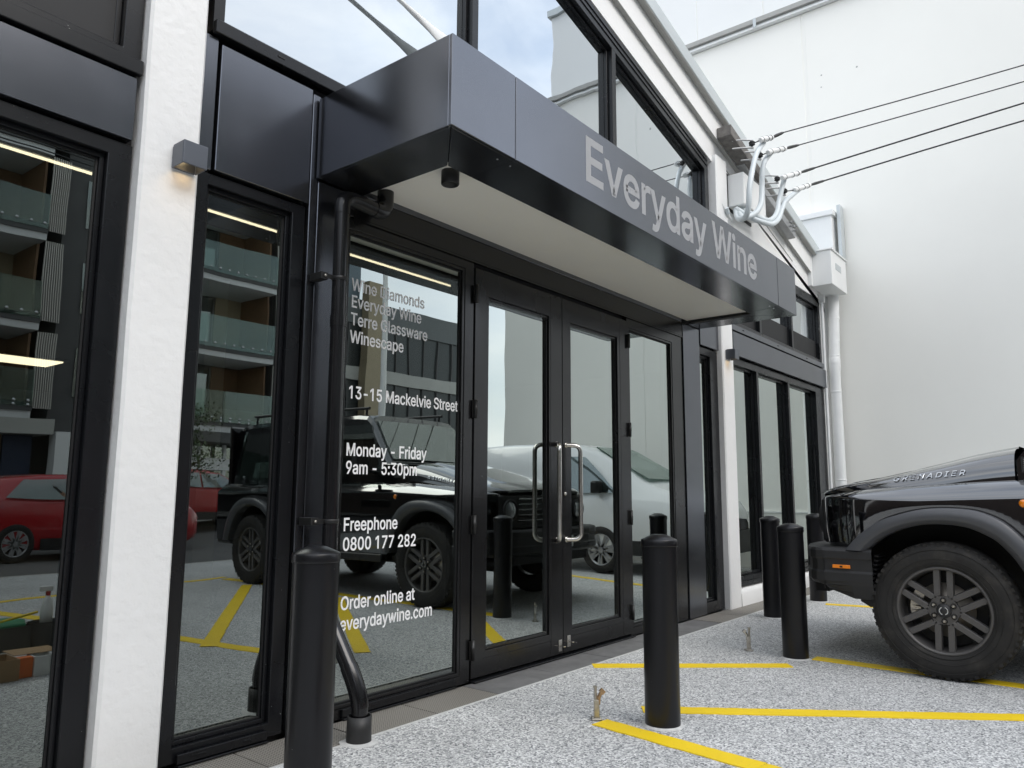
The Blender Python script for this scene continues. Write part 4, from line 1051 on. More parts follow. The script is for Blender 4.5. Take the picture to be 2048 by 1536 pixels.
# ================================================================ neighbouring tall wall
nb = thing('neighbour_building', 'tall windowless building of smooth pale wall panels on the right', 'building', (11.6, 0, 0))
NX = 11.6
MB().box(NX + 0.008, 22, -6.2, 16, -0.1, 8.70).build('core', M['panelwhite'], nb)
js = [-6.2, -3.05, 0.2, 3.4, 6.6, 9.8, 13.0, 16.0]
for i in range(len(js) - 1):
    MB().box(NX, NX + 0.058, js[i] + 0.028, js[i + 1] - 0.028, 0.86, 8.70).build('wall_panel', M['panelwhite'], nb, bevel=0.004)
MB().box(NX - 0.02, NX + 0.058, -6.2, 16, 0.0, 0.84).build('base_course', M['panelwhite'], nb, bevel=0.006)
MB().box(NX - 0.035, NX + 0.05, -6.2, 16, 0.8405, 0.862).build('base_ledge', M['white'], nb)
MB().box(NX - 0.09, NX + 0.30, -6.25, 16, 8.705, 8.735).build('ledge', M['white'], nb)
MB().box(NX - 0.12, NX + 0.30, -6.28, 16, 8.775, 8.86).build('ledge_capping', M['drip'], nb, bevel=0.004)
MB().box(NX - 0.06, NX + 0.30, -6.25, 16, 8.736, 8.774).build('ledge_recess', M['white'], nb)
for y in (-5, -3.6, -2.1, -0.6, 0.9, 2.4):
    MB().box(NX - 0.128, NX - 0.1205, y, y + 0.05, 8.70, 8.86).build('ledge_clip', M['capgrey'], nb)
MB().box(NX + 0.108, 20, -5.0, 16, 8.861, 10.72).build('upper_core', M['panelwhite'], nb)
y = -5.0
while y < 15:
    y2 = min(y + 1.17, 15.4)
    MB().box(NX + 0.10, NX + 0.158, y + 0.006, y2 - 0.006, 8.865, 10.72).build('upper_panel', M['panelup'], nb, bevel=0.003)
    y = y2
MB().box(NX + 0.04, 20, -5.06, 15.5, 10.725, 10.86).build('parapet_capping', M['capgrey'], nb, bevel=0.004)
MB().box(NX + 0.061, 22, -6.21, -6.201, -0.1, 8.70).build('end_wall', M['panelwhite'], nb)

# ================================================================ service cable gear
cb = thing('cable_crossarm', 'galvanised and weathered bar bolted along the sloping gable edge, carrying cable insulators', 'crossarm', (8.6, -0.12, 4.6))
def bar(x0, x1, d, hh, y0, y1, nm, m):
    mb = MB()
    mb.prism([(x0, L(x0, d - hh)), (x1, L(x1, d - hh)), (x1, L(x1, d + hh)), (x0, L(x0, d + hh))], 'y', y0, y1)
    return mb.build(nm, m, cb, bevel=0.004)
bar(7.43, 8.35, 0.335, 0.058, -0.21, -0.05, 'timber_block', M['timber'])
bar(7.95, 9.62, 0.315, 0.052, -0.145, -0.048, 'channel', M['galv'])
for x in (9.40, 9.52):
    for dz in (-0.02, 0.03):
        MB().tube([(x, -0.12, L(x, 0.33 + dz)), (x, -0.205, L(x, 0.33 + dz))], 0.008, 8).lathe([(0, -0.03), (0.016, -0.03), (0.016, -0.016), (0, -0.016)], (x, -0.145, L(x, 0.33 + dz)), 'y', 6).build('bolt', M['galv'], cb)
INS = [((7.70, -0.33, 4.875), (7.72, -0.42, 4.90), (7.93, -0.47, 4.995)), ((7.93, -0.33, 4.825), (7.95, -0.42, 4.845), (8.32, -0.48, 5.01)),
       ((8.46, -0.33, 4.730), (8.38, -0.42, 4.70), (8.80, -0.48, 4.885)), ((8.70, -0.33, 4.660), (8.80, -0.42, 4.69), (9.17, -0.48, 4.855))]
CAB = [((8.079, -0.55, 5.088), (9.127, -2.724, 5.588), 7.72), ((8.61, -0.55, 5.142), (9.543, -2.691, 5.602), 7.6),
       ((9.237, -0.55, 5.088), (10.037, -2.648, 5.577), 7.76), ((9.595, -0.55, 5.041), (10.318, -2.618, 5.487), 7.51)]
for i, (p, s0, s1) in enumerate(INS):
    x0 = p[0] - 0.06
    ins = MB()
    ins.lathe([(0.0, 0.035), (0.014, 0.034), (0.030, 0.022), (0.034, 0.010), (0.022, 0.004), (0.030, -0.004), (0.032, -0.012), (0.018, -0.018), (0.012, -0.026), (0.0, -0.028)], p, 'z', 20)
    ins.build('insulator', M['black'], cb)
    MB().tube([(p[0], p[1], p[2] - 0.028), (p[0], p[1], p[2] - 0.055)], 0.006, 8).lathe([(0, -0.004), (0.014, -0.004), (0.014, 0.004), (0, 0.004)], (p[0], p[1], p[2] - 0.036), 'z', 6).build('insulator_bolt', M['galv'], cb)
    zb = L(x0, 0.335)
    b_ = MB()
    b_.tube([(x0 - 0.10, -0.17, p[2] + 0.02), (x0 - 0.02, -0.26, p[2] + 0.036), (p[0] + 0.01, p[1] - 0.01, p[2] + 0.040)], 0.009, 8)
    b_.tube([(x0 - 0.10, -0.17, p[2] - 0.07), (x0 - 0.02, -0.26, p[2] - 0.055), (p[0] + 0.01, p[1] - 0.01, p[2] - 0.045)], 0.009, 8)
    b_.build('strap', M['galv'], cb)
    a, e, pz = CAB[i]
    s0 = Vector(s0); s1 = Vector(s1); a = Vector(a)
    MB().tube([p, tuple((Vector(p) + s0) / 2), tuple(s0)], 0.006, 6).build('tie_wire', M['cable'], cb)
    MB().tube([s0 - (s1 - s0) * 0.05, s0, s1], [0.024, 0.030, 0.027], 16).build('sleeve', M['whitepipe'], cb)
    for q in (0.12, 0.55, 0.85):
        c = s0.lerp(s1, q); d_ = (s1 - s0).normalized()
        MB().tube([c - d_ * 0.004, c + d_ * 0.004], 0.0318, 14).build('sleeve_tie', M['cable'], cb)
    MB().tube([s1, s1.lerp(a, 0.35), s1.lerp(a, 0.8), a], [0.010, 0.019, 0.016, 0.009], 10).build('dead_end_wrap', M['cable'], cb)
    # the span to the street pole
    pole = Vector((13.6 + (i - 1.5) * 0.22, -12.0, pz))
    pts = []
    e = Vector(e)
    for k in range(41):
        t = k / 40
        q = s1.lerp(pole, t)
        pts.append(q)
    # blend so that the span runs through the clamp and keeps a light sag further out
    pts = []
    for k in range(33):
        t = k / 32
        q = a.lerp(pole, t) if True else q
        te = (e - a).length / (pole - a).length
        corr = e - a.lerp(pole, te)
        wgt = math.sin(min(1, t / te) * math.pi / 2) if t < te else max(0.0, 1 - (t - te) / (1 - te))
        pts.append(q + corr * wgt)
    rad = 0.0065 if i < 2 else 0.0095
    tag(MB().tube([s1.lerp(a, 0.7)] + pts, rad, 8).build('service_cable', M['cable']),
        ('highest', 'second highest', 'third highest, thicker', 'lowest, thicker')[i] + ' of the four black overhead service cables against the pale wall', 'cable', 'overhead service cables')
mbx = thing('meter_box', 'pale plastic cable junction box on the gable wall under the crossarm', 'junction box', (8.05, -0.1, 4.4))
MB().box(7.76, 8.42, -0.20, -0.012, 4.25, 4.62).build('lid', M['white'], mbx, bevel=0.012, seg=2)
MB().box(7.735, 8.445, -0.0115, -0.0015, 4.225, 4.645).build('back_plate', M['gasket'], mbx)
H = [[(7.86, -0.40, 4.93), (7.70, -0.38, 4.76), (7.60, -0.37, 4.58), (7.50, -0.36, 4.32), (7.50, -0.34, 4.12), (7.56, -0.28, 4.02), (7.66, -0.16, 4.06), (7.80, -0.08, 4.22)],
     [(8.09, -0.40, 4.90), (7.96, -0.37, 4.76), (7.92, -0.35, 4.62), (7.92, -0.34, 4.45), (7.86, -0.34, 4.24), (7.72, -0.31, 4.09), (7.64, -0.22, 4.05), (7.82, -0.10, 4.22)],
     [(8.55, -0.38, 4.74), (8.50, -0.36, 4.60), (8.45, -0.34, 4.45), (8.38, -0.34, 4.31), (8.26, -0.33, 4.20), (8.06, -0.33, 4.12), (7.86, -0.28, 4.12), (7.86, -0.12, 4.24)],
     [(8.98, -0.42, 4.76), (8.76, -0.40, 4.62), (8.56, -0.38, 4.48), (8.46, -0.37, 4.36), (8.36, -0.36, 4.22), (8.16, -0.36, 4.10), (7.92, -0.35, 4.045), (7.72, -0.28, 4.06), (7.78, -0.10, 4.22)]]
def smooth_path(P, sub=6):
    P = [Vector(p) for p in P]
    out = []
    for i in range(len(P) - 1):
        p0 = P[max(i - 1, 0)]; p1 = P[i]; p2 = P[i + 1]; p3 = P[min(i + 2, len(P) - 1)]
        for k in range(sub):
            t = k / sub
            out.append(0.5 * ((2 * p1) + (p2 - p0) * t + (2 * p0 - 5 * p1 + 4 * p2 - p3) * t * t + (3 * p1 - p0 - 3 * p2 + p3) * t ** 3))
    out.append(P[-1])
    return out
hn = ['leftmost pale corrugated conduit looping down to the junction box', 'second pale corrugated conduit, curving in front of the junction box',
      'third pale conduit, hanging right of the junction box', 'lowest looping pale conduit from the fourth insulator']
for i, P in enumerate(H):
    pts = smooth_path(P, 16)
    r = [0.028] * len(pts)
    if i < 2:
        for k in range(len(pts) // 3, len(pts) * 4 // 5):
            r[k] = 0.0275 + 0.0035 * (k % 2)
    tag(MB().tube(pts, r, 14, smooth=True).build('conduit_hose', M['conduit']), hn[i], 'conduit', 'conduit hoses at the cable crossarm')

# ================================================================ bollards
b0 = thing('bollard', 'nearest black bollard, in front of the black downpipe', 'bollard', (0, 0, 0), 'black steel bollards along the shop front', local=True)
BR = 0.0865
MB().lathe([(BR, -0.1), (BR, 0.862)], (0, 0, 0), 'z', 48).build('post', M['bollard'], b0)
MB().lathe([(BR + 0.0005, 0.8625), (BR + 0.004, 0.8625), (BR + 0.0045, 0.868), (BR + 0.0045, 0.893), (BR + 0.001, 0.898), (0.035, 0.921), (0.0, 0.922)], (0, 0, 0), 'z', 48).build('cap', M['bollard'], b0)
rows = [[], []]
mb = MB()
for k in range(49):
    a_ = 2 * math.pi * k / 48
    r2 = BR + 0.016 + 0.009 * noise.noise(Vector((math.cos(a_) * 2.5, math.sin(a_) * 2.5, 5)))
    rows[0].append((BR * math.cos(a_), BR * math.sin(a_), 0.010)); rows[1].append((r2 * math.cos(a_), r2 * math.sin(a_), 0.0012))
MB().grid(rows).build('mortar_ring', M['mortar'], b0)
BP = [(1.866, -0.709, 'nearest black bollard, in front of the black downpipe', 0.8),
      (3.545, -1.285, 'black bollard standing between the two yellow stripes in front of the doors', 2.1),
      (5.525, -1.283, 'black bollard touching the front bumper corner of the black off-roader', 3.3),
      (7.165, -0.545, 'black bollard close to the far white pillar, chipped at its foot', 4.4),
      (8.530, -0.540, 'farthest black bollard, with small white lettering near its top', 5.2)]
BOL = [b0] + [copy_tree(b0) for _ in BP[1:]]
for o, (x, y, lab, rz) in zip(BOL, BP):
    o.location = (x, y, 0); o['label'] = lab
    o.rotation_euler = (0, 0, 0 if o is BOL[-1] else rz)
# lettering wrapped on the last bollard
for s_, z, ang in (("CUSTOMER", 0.815, 0.0), ("INT", 0.785, 0.0)):
    mb = MB(); size = 0.045; wd = text_width(s_, size)
    def fn(u, v, d, wd=wd, z=z):
        th = math.radians(-68) + (u - wd / 2) / BR
        return ((BR + 0.0008 + d) * math.cos(th), (BR + 0.0008 + d) * math.sin(th), z + v)
    text_mesh(mb, s_, size, fn)
    o = mb.build('lettering', M['vinyl'], None, fix=False); o.parent = BOL[-1]

# ================================================================ door hold-back posts
def post(x, y, rz, label, closed):
    r_ = thing('door_stop_post', label, 'door stop', (x, y, 0), 'steel door stop posts on the paving')
    c, s = math.cos(rz), math.sin(rz)
    def P(u, v, z): return (x + u * c - v * s, y + u * s + v * c, z)
    ax, ay = (c, s, 0), (-s, c, 0)
    MB().obox(P(0, 0, 0.006), ax, ay, (0, 0, 1), 0.026, 0.026, 0.006).build('base_plate', M['steelrough'], r_, bevel=0.002)
    mb = MB(); mb.obox(P(0, 0, 0.055), ax, ay, (0, 0, 1), 0.0135, 0.0095, 0.043)
    mb.build('stem', M['steelrough'], r_, bevel=0.002)
    mb = MB(); mb.tube([P(-0.004, 0, 0.098), P(-0.006, 0, 0.135), P(-0.007, 0, 0.158)], [0.010, 0.007, 0.009], 12)
    mb.obox(P(-0.007, 0, 0.161), ax, ay, (0, 0, 1), 0.010, 0.008, 0.0035)
    mb.build('finger', M['steelrough'], r_)
    mb = MB(); mb.tube([P(0.010, 0, 0.075), P(0.012, 0, 0.110), P(0.026, 0, 0.135)], [0.009, 0.010, 0.009], 12)
    mb.obox(P(0.030, 0, 0.138), (c * 0.7, s * 0.7, 0.7), ay, (-c * 0.7, -s * 0.7, 0.7), 0.010, 0.009, 0.013)
    mb.build('spring_catch', M['brass'] if not closed else M['steel'], r_)
    for sx_ in (-1, 1):
        MB().lathe([(0, 0.003), (0.004, 0.002), (0.005, 0)], P(0.019 * sx_, 0.0, 0.012), 'z', 8).build('screw', M['steel'], r_)
post(3.415, -0.985, math.radians(-50), 'nearer stainless door stop post with a bronze catch, beside the yellow stripe', False)
post(5.560, -0.935, math.radians(130), 'farther small stainless door stop post between the bollards', True)

# ================================================================ black off-roader
PAINT = mat('gloss_black_car_paint', (0.002, 0.002, 0.003), 0.05, 0.0, 0.9, coat=1.0)
CLAD = mat('grey_plastic_cladding', (0.075, 0.077, 0.084), 0.38, 0.0, 0.5, bump=0.12, bscale=400, bdist=0.0008)
BUMP = mat('textured_black_bumper', (0.020, 0.020, 0.021), 0.5, 0.0, 0.5, bump=0.3, bscale=500, bdist=0.001)
TYRE = mat('dusty_tyre_rubber', (0.022, 0.021, 0.020), 0.72, 0.0, 0.35, var=0.25, vscale=8, bump=0.3, bscale=70, bdist=0.002, col2=(0.055, 0.050, 0.044), c2scale=7, c2lo=0.5, c2hi=0.75)
RIM = mat('dark_grey_alloy', (0.115, 0.11, 0.107), 0.42, 0.35, var=0.08)
DISC = mat('brake_disc_steel', (0.42, 0.38, 0.33), 0.45, 0.9, var=0.25, vscale=12)
AMBER = mat('amber_lens', (0.85, 0.24, 0.01), 0.15, 0.0, 0.6, coat=0.6)
ORANGE = mat('orange_reflector', (0.90, 0.26, 0.02), 0.3)
CHROME = mat('silver_badge', (0.55, 0.56, 0.57), 0.25, 0.9)
HEAD = mat('headlamp_lens', (0.5, 0.52, 0.54), 0.08, 0.6, coat=1.0)

suv = thing('off_road_vehicle', 'gloss black boxy off-roader parked nose-in with grey wheel arches', 'car', (6.42, -3.8, 0))
XM = 6.42
WC = [-2.222, -5.18]
WZ = 0.415
def lerp(a, b, t): return a + (b - a) * t
def interp(T, v):
    for i in range(len(T) - 1):
        if (T[i][0] - v) * (T[i + 1][0] - v) <= 0:
            return lerp(T[i][1], T[i + 1][1], (v - T[i][0]) / (T[i + 1][0] - T[i][0]) if T[i + 1][0] != T[i][0] else 0)
    return T[0][1] if abs(v - T[0][0]) < abs(v - T[-1][0]) else T[-1][1]
SH = [(-1.46, 1.112), (-2.1, 1.103), (-2.7, 1.125), (-6.1, 1.13)]        # lower edge of the shoulder
ST = [(-1.46, 1.140), (-1.66, 1.150), (-2.0, 1.180), (-2.43, 1.208), (-2.70, 1.222), (-6.1, 1.225)]      # upper edge of the shoulder
CR = [(-1.44, 1.150), (-1.50, 1.180), (-1.60, 1.203), (-1.8, 1.238), (-2.0, 1.285), (-2.2, 1.335), (-2.43, 1.395), (-2.64, 1.432), (-2.80, 1.44)]
INN = [(-1.79, 0.758), (-1.894, 0.851), (-2.016, 0.912), (-2.12, 0.938), (-2.217, 0.947), (-2.32, 0.943), (-2.406, 0.926), (-2.53, 0.862), (-2.62, 0.755), (-2.69, 0.62), (-2.72, 0.50)]
OUT = [(-1.665, 0.760), (-1.745, 0.855), (-1.885, 0.962), (-2.07, 1.022), (-2.16, 1.040), (-2.25, 1.046), (-2.36, 1.043), (-2.45, 1.033), (-2.58, 0.972), (-2.70, 0.84), (-2.78, 0.66), (-2.81, 0.50)]

BS = [(0.0, 0.0), (0.12, 0.003), (0.30, 0.010), (0.48, 0.022), (0.62, 0.040), (0.75, 0.070), (0.86, 0.120), (0.94, 0.20), (0.985, 0.30), (1.0, 0.38)]
for sg, nm in ((-1, 'left'), (1, 'right')):
    X = lambda inset_: XM + sg * (0.92 - inset_)
    # plan path of the body wall: (x inset, y)
    plan = [(0.0, -6.02 + 4.26 * i / 110) for i in range(111)]
    for i in range(1, 13):
        a_ = math.pi / 2 * i / 12
        plan.append((0.22 * (1 - math.cos(a_)), -1.74 + 0.26 * math.sin(a_)))
    plan += [(0.22 + (0.92 - 0.22) * i / 8, -1.48 + 0.02 * i / 8) for i in range(1, 9)]
    rows = []
    for i, (ins, y) in enumerate(plan):
        q0 = plan[max(i - 1, 0)]; q1 = plan[min(i + 1, len(plan) - 1)]
        t = Vector((q1[0] - q0[0], q1[1] - q0[1])).normalized()
        n = Vector((t.y, -t.x))                         # inward in (inset, y)
        if n.x < 0 and ins < 0.1: n = -n
        zl = 0.50
        for wc, off in ((WC[0], 0.0), (WC[1], WC[1] - WC[0])):
            if abs(y - wc) < 0.495:
                zl = max(zl, interp(INN, y - off) + 0.03)
        if y > -1.80: zl = 0.77
        zs, zt = interp(SH, y), interp(ST, y)
        pr = [(0.018, zl), (0.004, lerp(zl, zs, 0.35)), (0.0, lerp(zl, zs, 0.7)), (0.001, zs - 0.02), (0.004, zs - 0.006), (0.012, zs + 0.004), (0.11, zt - 0.004), (0.124, zt), (0.128, zt - 0.006), (0.129, zt - 0.04)]
        r = []
        for d, z in pr:
            r.append((X(ins + n.x * d if ins < 0.9 else 0.92), y + n.y * d, z))
        rows.append(r)
    MB().grid(rows).build('body_side', PAINT, suv, fix=True)
    # wheel arch flares
    for wc in WC:
        off = wc - WC[0]
        def crv(T, n=44):
            P = [Vector((a, b)) for a, b in T]
            seg = [0.0]
            for i in range(len(P) - 1): seg.append(seg[-1] + (P[i + 1] - P[i]).length)
            out = []
            for k in range(n):
                s = seg[-1] * k / (n - 1)
                i = max(j for j in range(len(seg)) if seg[j] <= s + 1e-9); i = min(i, len(P) - 2)
                out.append(P[i].lerp(P[i + 1], (s - seg[i]) / (seg[i + 1] - seg[i])))
            for _ in range(2):
                out = [out[0]] + [(out[k - 1] + out[k] * 2 + out[k + 1]) / 4 for k in range(1, n - 1)] + [out[-1]]
            return out
        ci, co = crv(INN), crv(OUT)
        rows = []
        for a, b in zip(ci, co):
            d = (b - a)
            r = []
            for f_, ins in ((1.0, 0.004), (0.985, -0.050), (0.94, -0.062), (0.30, -0.078), (0.26, -0.074), (0.02, -0.050), (0.0, -0.044), (-0.02, -0.03), (-0.03, 0.06)):
                q = a + d * f_
                r.append((X(ins), q.x + off, q.y))
            rows.append(r)
        MB().grid(rows).build('wheel_arch_flare', CLAD, suv)
        # arch liner
        rows = []
        for a in ci:
            r = [(X(0.02), a.x + off, a.y + 0.012), (X(0.10), a.x + off, a.y + 0.03), (X(0.44), a.x + off, a.y + 0.03)]
            rows.append(r)
        MB().grid(rows).build('arch_liner', M['gasket'], suv)
    MB().box(min(X(0.44), X(0.46)), max(X(0.44), X(0.46)), -5.9, -1.72, 0.35, 1.05).build('inner_wing', M['gasket'], suv)
    # ribbed splash guard ahead of the wheel
    mb = MB()
    for k in range(9):
        zz = 0.50 + k * 0.028
        mb.obox((X(0.10), -1.80 - 0.006 * k, zz), (1, 0, 0), (0, 1, 0.25), (0, -0.25, 1), 0.10, 0.012, 0.005)
    mb.build('splash_guard', M['gasket'], suv)
    # sill step
    MB().box(min(X(0.0), X(-0.03)), max(X(0.0), X(-0.03)), -4.66, -2.86, 0.40, 0.48).build('side_step', BUMP, suv, bevel=0.01)
    MB().box(min(X(0.02), X(0.1)), max(X(0.02), X(0.1)), -4.66, -2.82, 0.42, 0.56).build('sill', PAINT, suv)
    # cowl panel and vent
    xv = lambda d: XM + sg * (0.772 + d)
    a_, b_ = sorted((xv(-0.04), xv(0.008)))
    MB().prism([(-2.648, 1.20), (-2.648, 1.345), (-2.70, 1.412), (-3.05, 1.425), (-3.05, 1.20)], 'x', a_, b_).build('cowl_panel', PAINT, suv, bevel=0.006)
    a_, b_ = sorted((xv(0.0085), xv(0.0135)))
    MB().ring([(0, 0)] * 0 or rect(0, 1, 0, 1), rect(.1, .9, .1, .9), 0, 0) if False else None
    fr_ = MB()
    for (ya, yb, za, zb) in ((-2.685, -2.677, 1.268, 1.362), (-2.86, -2.852, 1.268, 1.362), (-2.852, -2.685, 1.354, 1.362), (-2.852, -2.685, 1.268, 1.276)):
        fr_.box(a_, b_, ya, yb, za, zb)
    vent = fr_.build('side_vent', BUMP, suv)
    for k in range(6):
        MB().box(a_, b_, -2.850, -2.687, 1.280 + k * 0.0125, 1.287 + k * 0.0125).build('vent_slat', CHROME, vent)
    # side marker lamp
    xa = X(-0.004)
    y0, z0 = -2.682, 1.078
    MB().lathe([(0.030, 0.0), (0.030, -0.006 * -sg * -1), (0.026, sg * 0.010), (0.0, sg * 0.010)], (X(0.0), y0, z0), 'x', 24).build('lamp_ring', BUMP, suv)
    MB().lathe([(0.0235, sg * 0.0105), (0.020, sg * 0.016), (0.010, sg * 0.019), (0.0, sg * 0.020)], (X(0.0), y0, z0), 'x', 24).build('side_indicator', AMBER, suv)
    # badge on the bonnet side
    size = 0.064
    wd = text_width("GRENADIER", size, 0.010)
    def fn(u, v, d, sg=sg):
        y = (-1.938 - u * (0.443 / wd)) if sg < 0 else (-2.381 + u * (0.443 / wd))
        zs = interp(ST, y) - 0.01; cr_ = interp(CR, y)
        zb = 1.216 + (-1.938 - y) * 0.092 + v
        fr = (zb - zs) / (cr_ - zs)
        ins = 0.144 + interp(BS, max(0.0, fr))
        return (XM + sg * (0.92 - ins + 0.009 + d), y, zb)
    text_parts("GRENADIER", size, fn, CHROME, suv, 'badge_letter', track=0.010, italic=0.22, depth=0.002, bold=3)

# bonnet
rows = []
ysb = [-1.445, -1.45, -1.47, -1.50, -1.54, -1.60, -1.7, -1.8, -1.9, -2.0, -2.1, -2.2, -2.3, -2.4, -2.5, -2.6, -2.638]
for y in ysb:
    zs = interp(ST, y) - 0.012; c_ = interp(CR, y)
    k = min(1.0, max(0.0, (-1.445 - y) / 0.12)); k = math.sqrt(k)
    hw = 0.60 + 0.176 * min(1, max(0, (-1.445 - y) / 0.20)) ** 0.45
    if y < -1.66: hw = 0.776
    h = c_ - zs
    half = [(hw - b, zs + h * a) for a, b in BS] + [(hw - 0.40, zs + h * 1.0 + 0.012 * k), (hw - 0.45, zs + h + 0.018 * k), (0.0, zs + h + 0.022 * k)]
    r = [(XM - a, y, z) for a, z in half] + [(XM + a, y, z) for a, z in reversed(half[:-1])]
    rows.append(r)
lip = [(p[0], -1.452, p[2] - 0.028) for p in rows[0]]
MB().grid([lip] + rows).build('bonnet', PAINT, suv)
MB().prism([(XM - 0.56, -2.55), (XM - 0.20, -2.58), (XM - 0.20, -1.98), (XM - 0.50, -2.06)], 'z', 1.30, 1.30).build('bonnet_pad', BUMP, suv) if False else None
# front face: black grille insert, slats, round lamps
MB().box(XM - 0.72, XM + 0.72, -1.50, -1.452, 0.79, 1.105).build('grille_surround', BUMP, suv, bevel=0.02)
for k in range(5):
    MB().box(XM - 0.45, XM + 0.45, -1.4515, -1.438, 0.845 + k * 0.052, 0.862 + k * 0.052).build('grille_bar', PAINT, suv, bevel=0.003)
for sg in (-1, 1):
    hx = XM + sg * 0.585
    MB().lathe([(0.105, 0), (0.105, 0.028), (0.092, 0.030), (0.090, 0.012), (0, 0.012)], (hx, -1.4515, 0.955), 'y', 36).build('headlight_bezel', BUMP, suv)
    MB().lathe([(0.088, 0.013), (0.07, 0.028), (0.035, 0.036), (0, 0.038)], (hx, -1.4515, 0.955), 'y', 30).build('headlight', HEAD, suv)
mb = MB(); size = 0.075; wd = text_width("INEOS", size, 0.03) if False else 0
# bumper
def bump_path():
    left = [(5.44 - XM, -1.83), (5.438 - XM, -1.70), (5.438 - XM, -1.52), (5.448 - XM, -1.475), (5.50 - XM, -1.425), (5.60 - XM, -1.375), (5.80 - XM, -1.315), (6.0 - XM, -1.295), (0, -1.285)]
    return left
bp = bump_path()
full = [(XM + a, y) for a, y in bp] + [(XM - a, y) for a, y in reversed(bp[:-1])]
rows = []
for i, (x, y) in enumerate(full):
    q0 = Vector(full[max(i - 1, 0)]); q1 = Vector(full[min(i + 1, len(full) - 1)])
    t = (q1 - q0).normalized(); n = Vector((t.y, -t.x))       # inward
    ins_side = min(1.0, max(0.0, (y + 1.62) / 0.16))           # how far round the front
    zb = 0.440 + 0.075 * ins_side
    pr = [(0.16, 0.772), (0.05, 0.776), (0.012, 0.768), (0.0, 0.750), (0.0, 0.702), (0.010, 0.694), (0.010, 0.620), (0.0, 0.612), (0.0, 0.555), (0.006 + 0.02 * ins_side, 0.530), (0.03 + 0.05 * ins_side, lerp(0.53, zb, 0.5)), (0.055 + 0.10 * ins_side, zb), (0.20, zb + 0.01)]
    rows.append([(x + n.x * d, y + n.y * d, z) for d, z in pr])
MB().grid(rows, smooth=False).build('front_bumper', BUMP, suv, bevel=0.004)
MB().box(XM - 0.62, XM + 0.62, -1.45, -1.36, 0.44, 0.52).build('skid_plate', M['gasket'], suv)
MB().box(XM - 0.26, XM + 0.26, -1.2845, -1.276, 0.58, 0.69).build('number_plate', M['white'], suv)
for sg in (-1, 1):
    x0 = XM + sg * 0.982
    a_, b_ = sorted((x0 - sg * 0.012, x0 + sg * 0.0015))
    MB().box(a_, b_, -1.528, -1.524, 0.50, 0.752).build('bumper_seam', M['gasket'], suv)
    r_ = MB().box(a_ - 0.001, b_ + 0.001, -1.694, -1.583, 0.6385, 0.6605).build('side_reflector', ORANGE, suv, bevel=0.002)
    MB().box(a_ - 0.002, b_ + 0.002, -1.648, -1.630, 0.6435, 0.6555).build('reflector_mark', M['black'], r_)
MB().box(XM - 0.9, XM + 0.9, -6.02, -5.72, 0.45, 0.75).build('rear_bumper', BUMP, suv, bevel=0.02)
# chassis, floor and front axle
mb = MB()
mb.box(XM - 0.46, XM + 0.46, -5.95, -1.60, 0.42, 0.60)
mb.box(XM - 0.80, XM + 0.80, -4.6, -2.85, 0.46, 0.56)
mb.tube([(XM - 0.7, WC[0], WZ), (XM + 0.7, WC[0], WZ)], 0.06, 12); mb.tube([(XM - 0.7, WC[1], WZ), (XM + 0.7, WC[1], WZ)], 0.06, 12)
mb.build('chassis', M['gasket'], suv)
# lower tray lip ahead of wheel
MB().prism([(-1.70, 0.455), (-1.80, 0.455), (-1.84, 0.40), (-1.76, 0.375), (-1.70, 0.41)], 'x', XM - 0.78, XM + 0.78).build('tray_lip', BUMP, suv)
# cabin
rows = []
ZB = 1.215
prof = [(-2.80, 1.42, 1.42), (-2.98, 1.44, 1.44), (-3.36, 1.93, 1.93), (-3.44, 1.985, 2.0), (-3.6, 2.0, 2.025), (-4.8, 2.01, 2.045), (-5.8, 1.99, 2.03), (-5.96, 1.94, 1.98)]
for y, ze, zc in prof:
    f_ = (ze - ZB) / 0.8
    hb, ht = 0.775, 0.775 - 0.085 * f_
    rows.append([(XM - hb, y, ZB - 0.03), (XM - ht, y, ze - 0.05), (XM - ht + 0.035, y, ze), (XM - 0.5, y, lerp(ze, zc, 0.8)), (XM, y, zc), (XM + 0.5, y, lerp(ze, zc, 0.8)), (XM + ht - 0.035, y, ze), (XM + ht, y, ze - 0.05), (XM + hb, y, ZB - 0.03)])
MB().grid(rows, smooth=False).build('cabin', PAINT, suv, bevel=0.01)
MB().box(XM - 0.80, XM + 0.80, -6.02, -5.955, 0.75, 1.97).build('tailgate', PAINT, suv, bevel=0.02)
def side_glass(y0, y1, z0, z1, sk0=0.0):
    for sg in (-1, 1):
        def XX(z): return XM + sg * (0.775 - 0.085 * (z - ZB) / 0.8 + 0.007)
        v = [(XX(z0), y0, z0), (XX(z0), y1, z0), (XX(z1), y1 - 0.0, z1), (XX(z1), y0 - sk0, z1)]
        v2 = [(p[0] - sg * 0.006, p[1], p[2]) for p in v]
        mb = MB(); mb.add(v + v2, [(0, 1, 2, 3), (4, 5, 6, 7), (0, 1, 5, 4), (1, 2, 6, 5), (2, 3, 7, 6), (3, 0, 4, 7)])
        mb.build('side_window', M['carglass'], suv)
side_glass(-3.08, -3.98, 1.30, 1.88, 0.26); side_glass(-4.06, -4.86, 1.30, 1.88); side_glass(-4.94, -5.80, 1.30, 1.86)
v = [(XM - 0.68, -3.0, 1.475), (XM + 0.68, -3.0, 1.475), (XM + 0.62, -3.345, 1.92), (XM - 0.62, -3.345, 1.92)]
v2 = [(p[0], p[1] + 0.012, p[2] + 0.008) for p in v]
mb = MB(); mb.add(v + v2, [(0, 1, 2, 3), (4, 5, 6, 7), (0, 1, 5, 4), (1, 2, 6, 5), (2, 3, 7, 6), (3, 0, 4, 7)])
mb.build('windscreen', M['carglass'], suv)
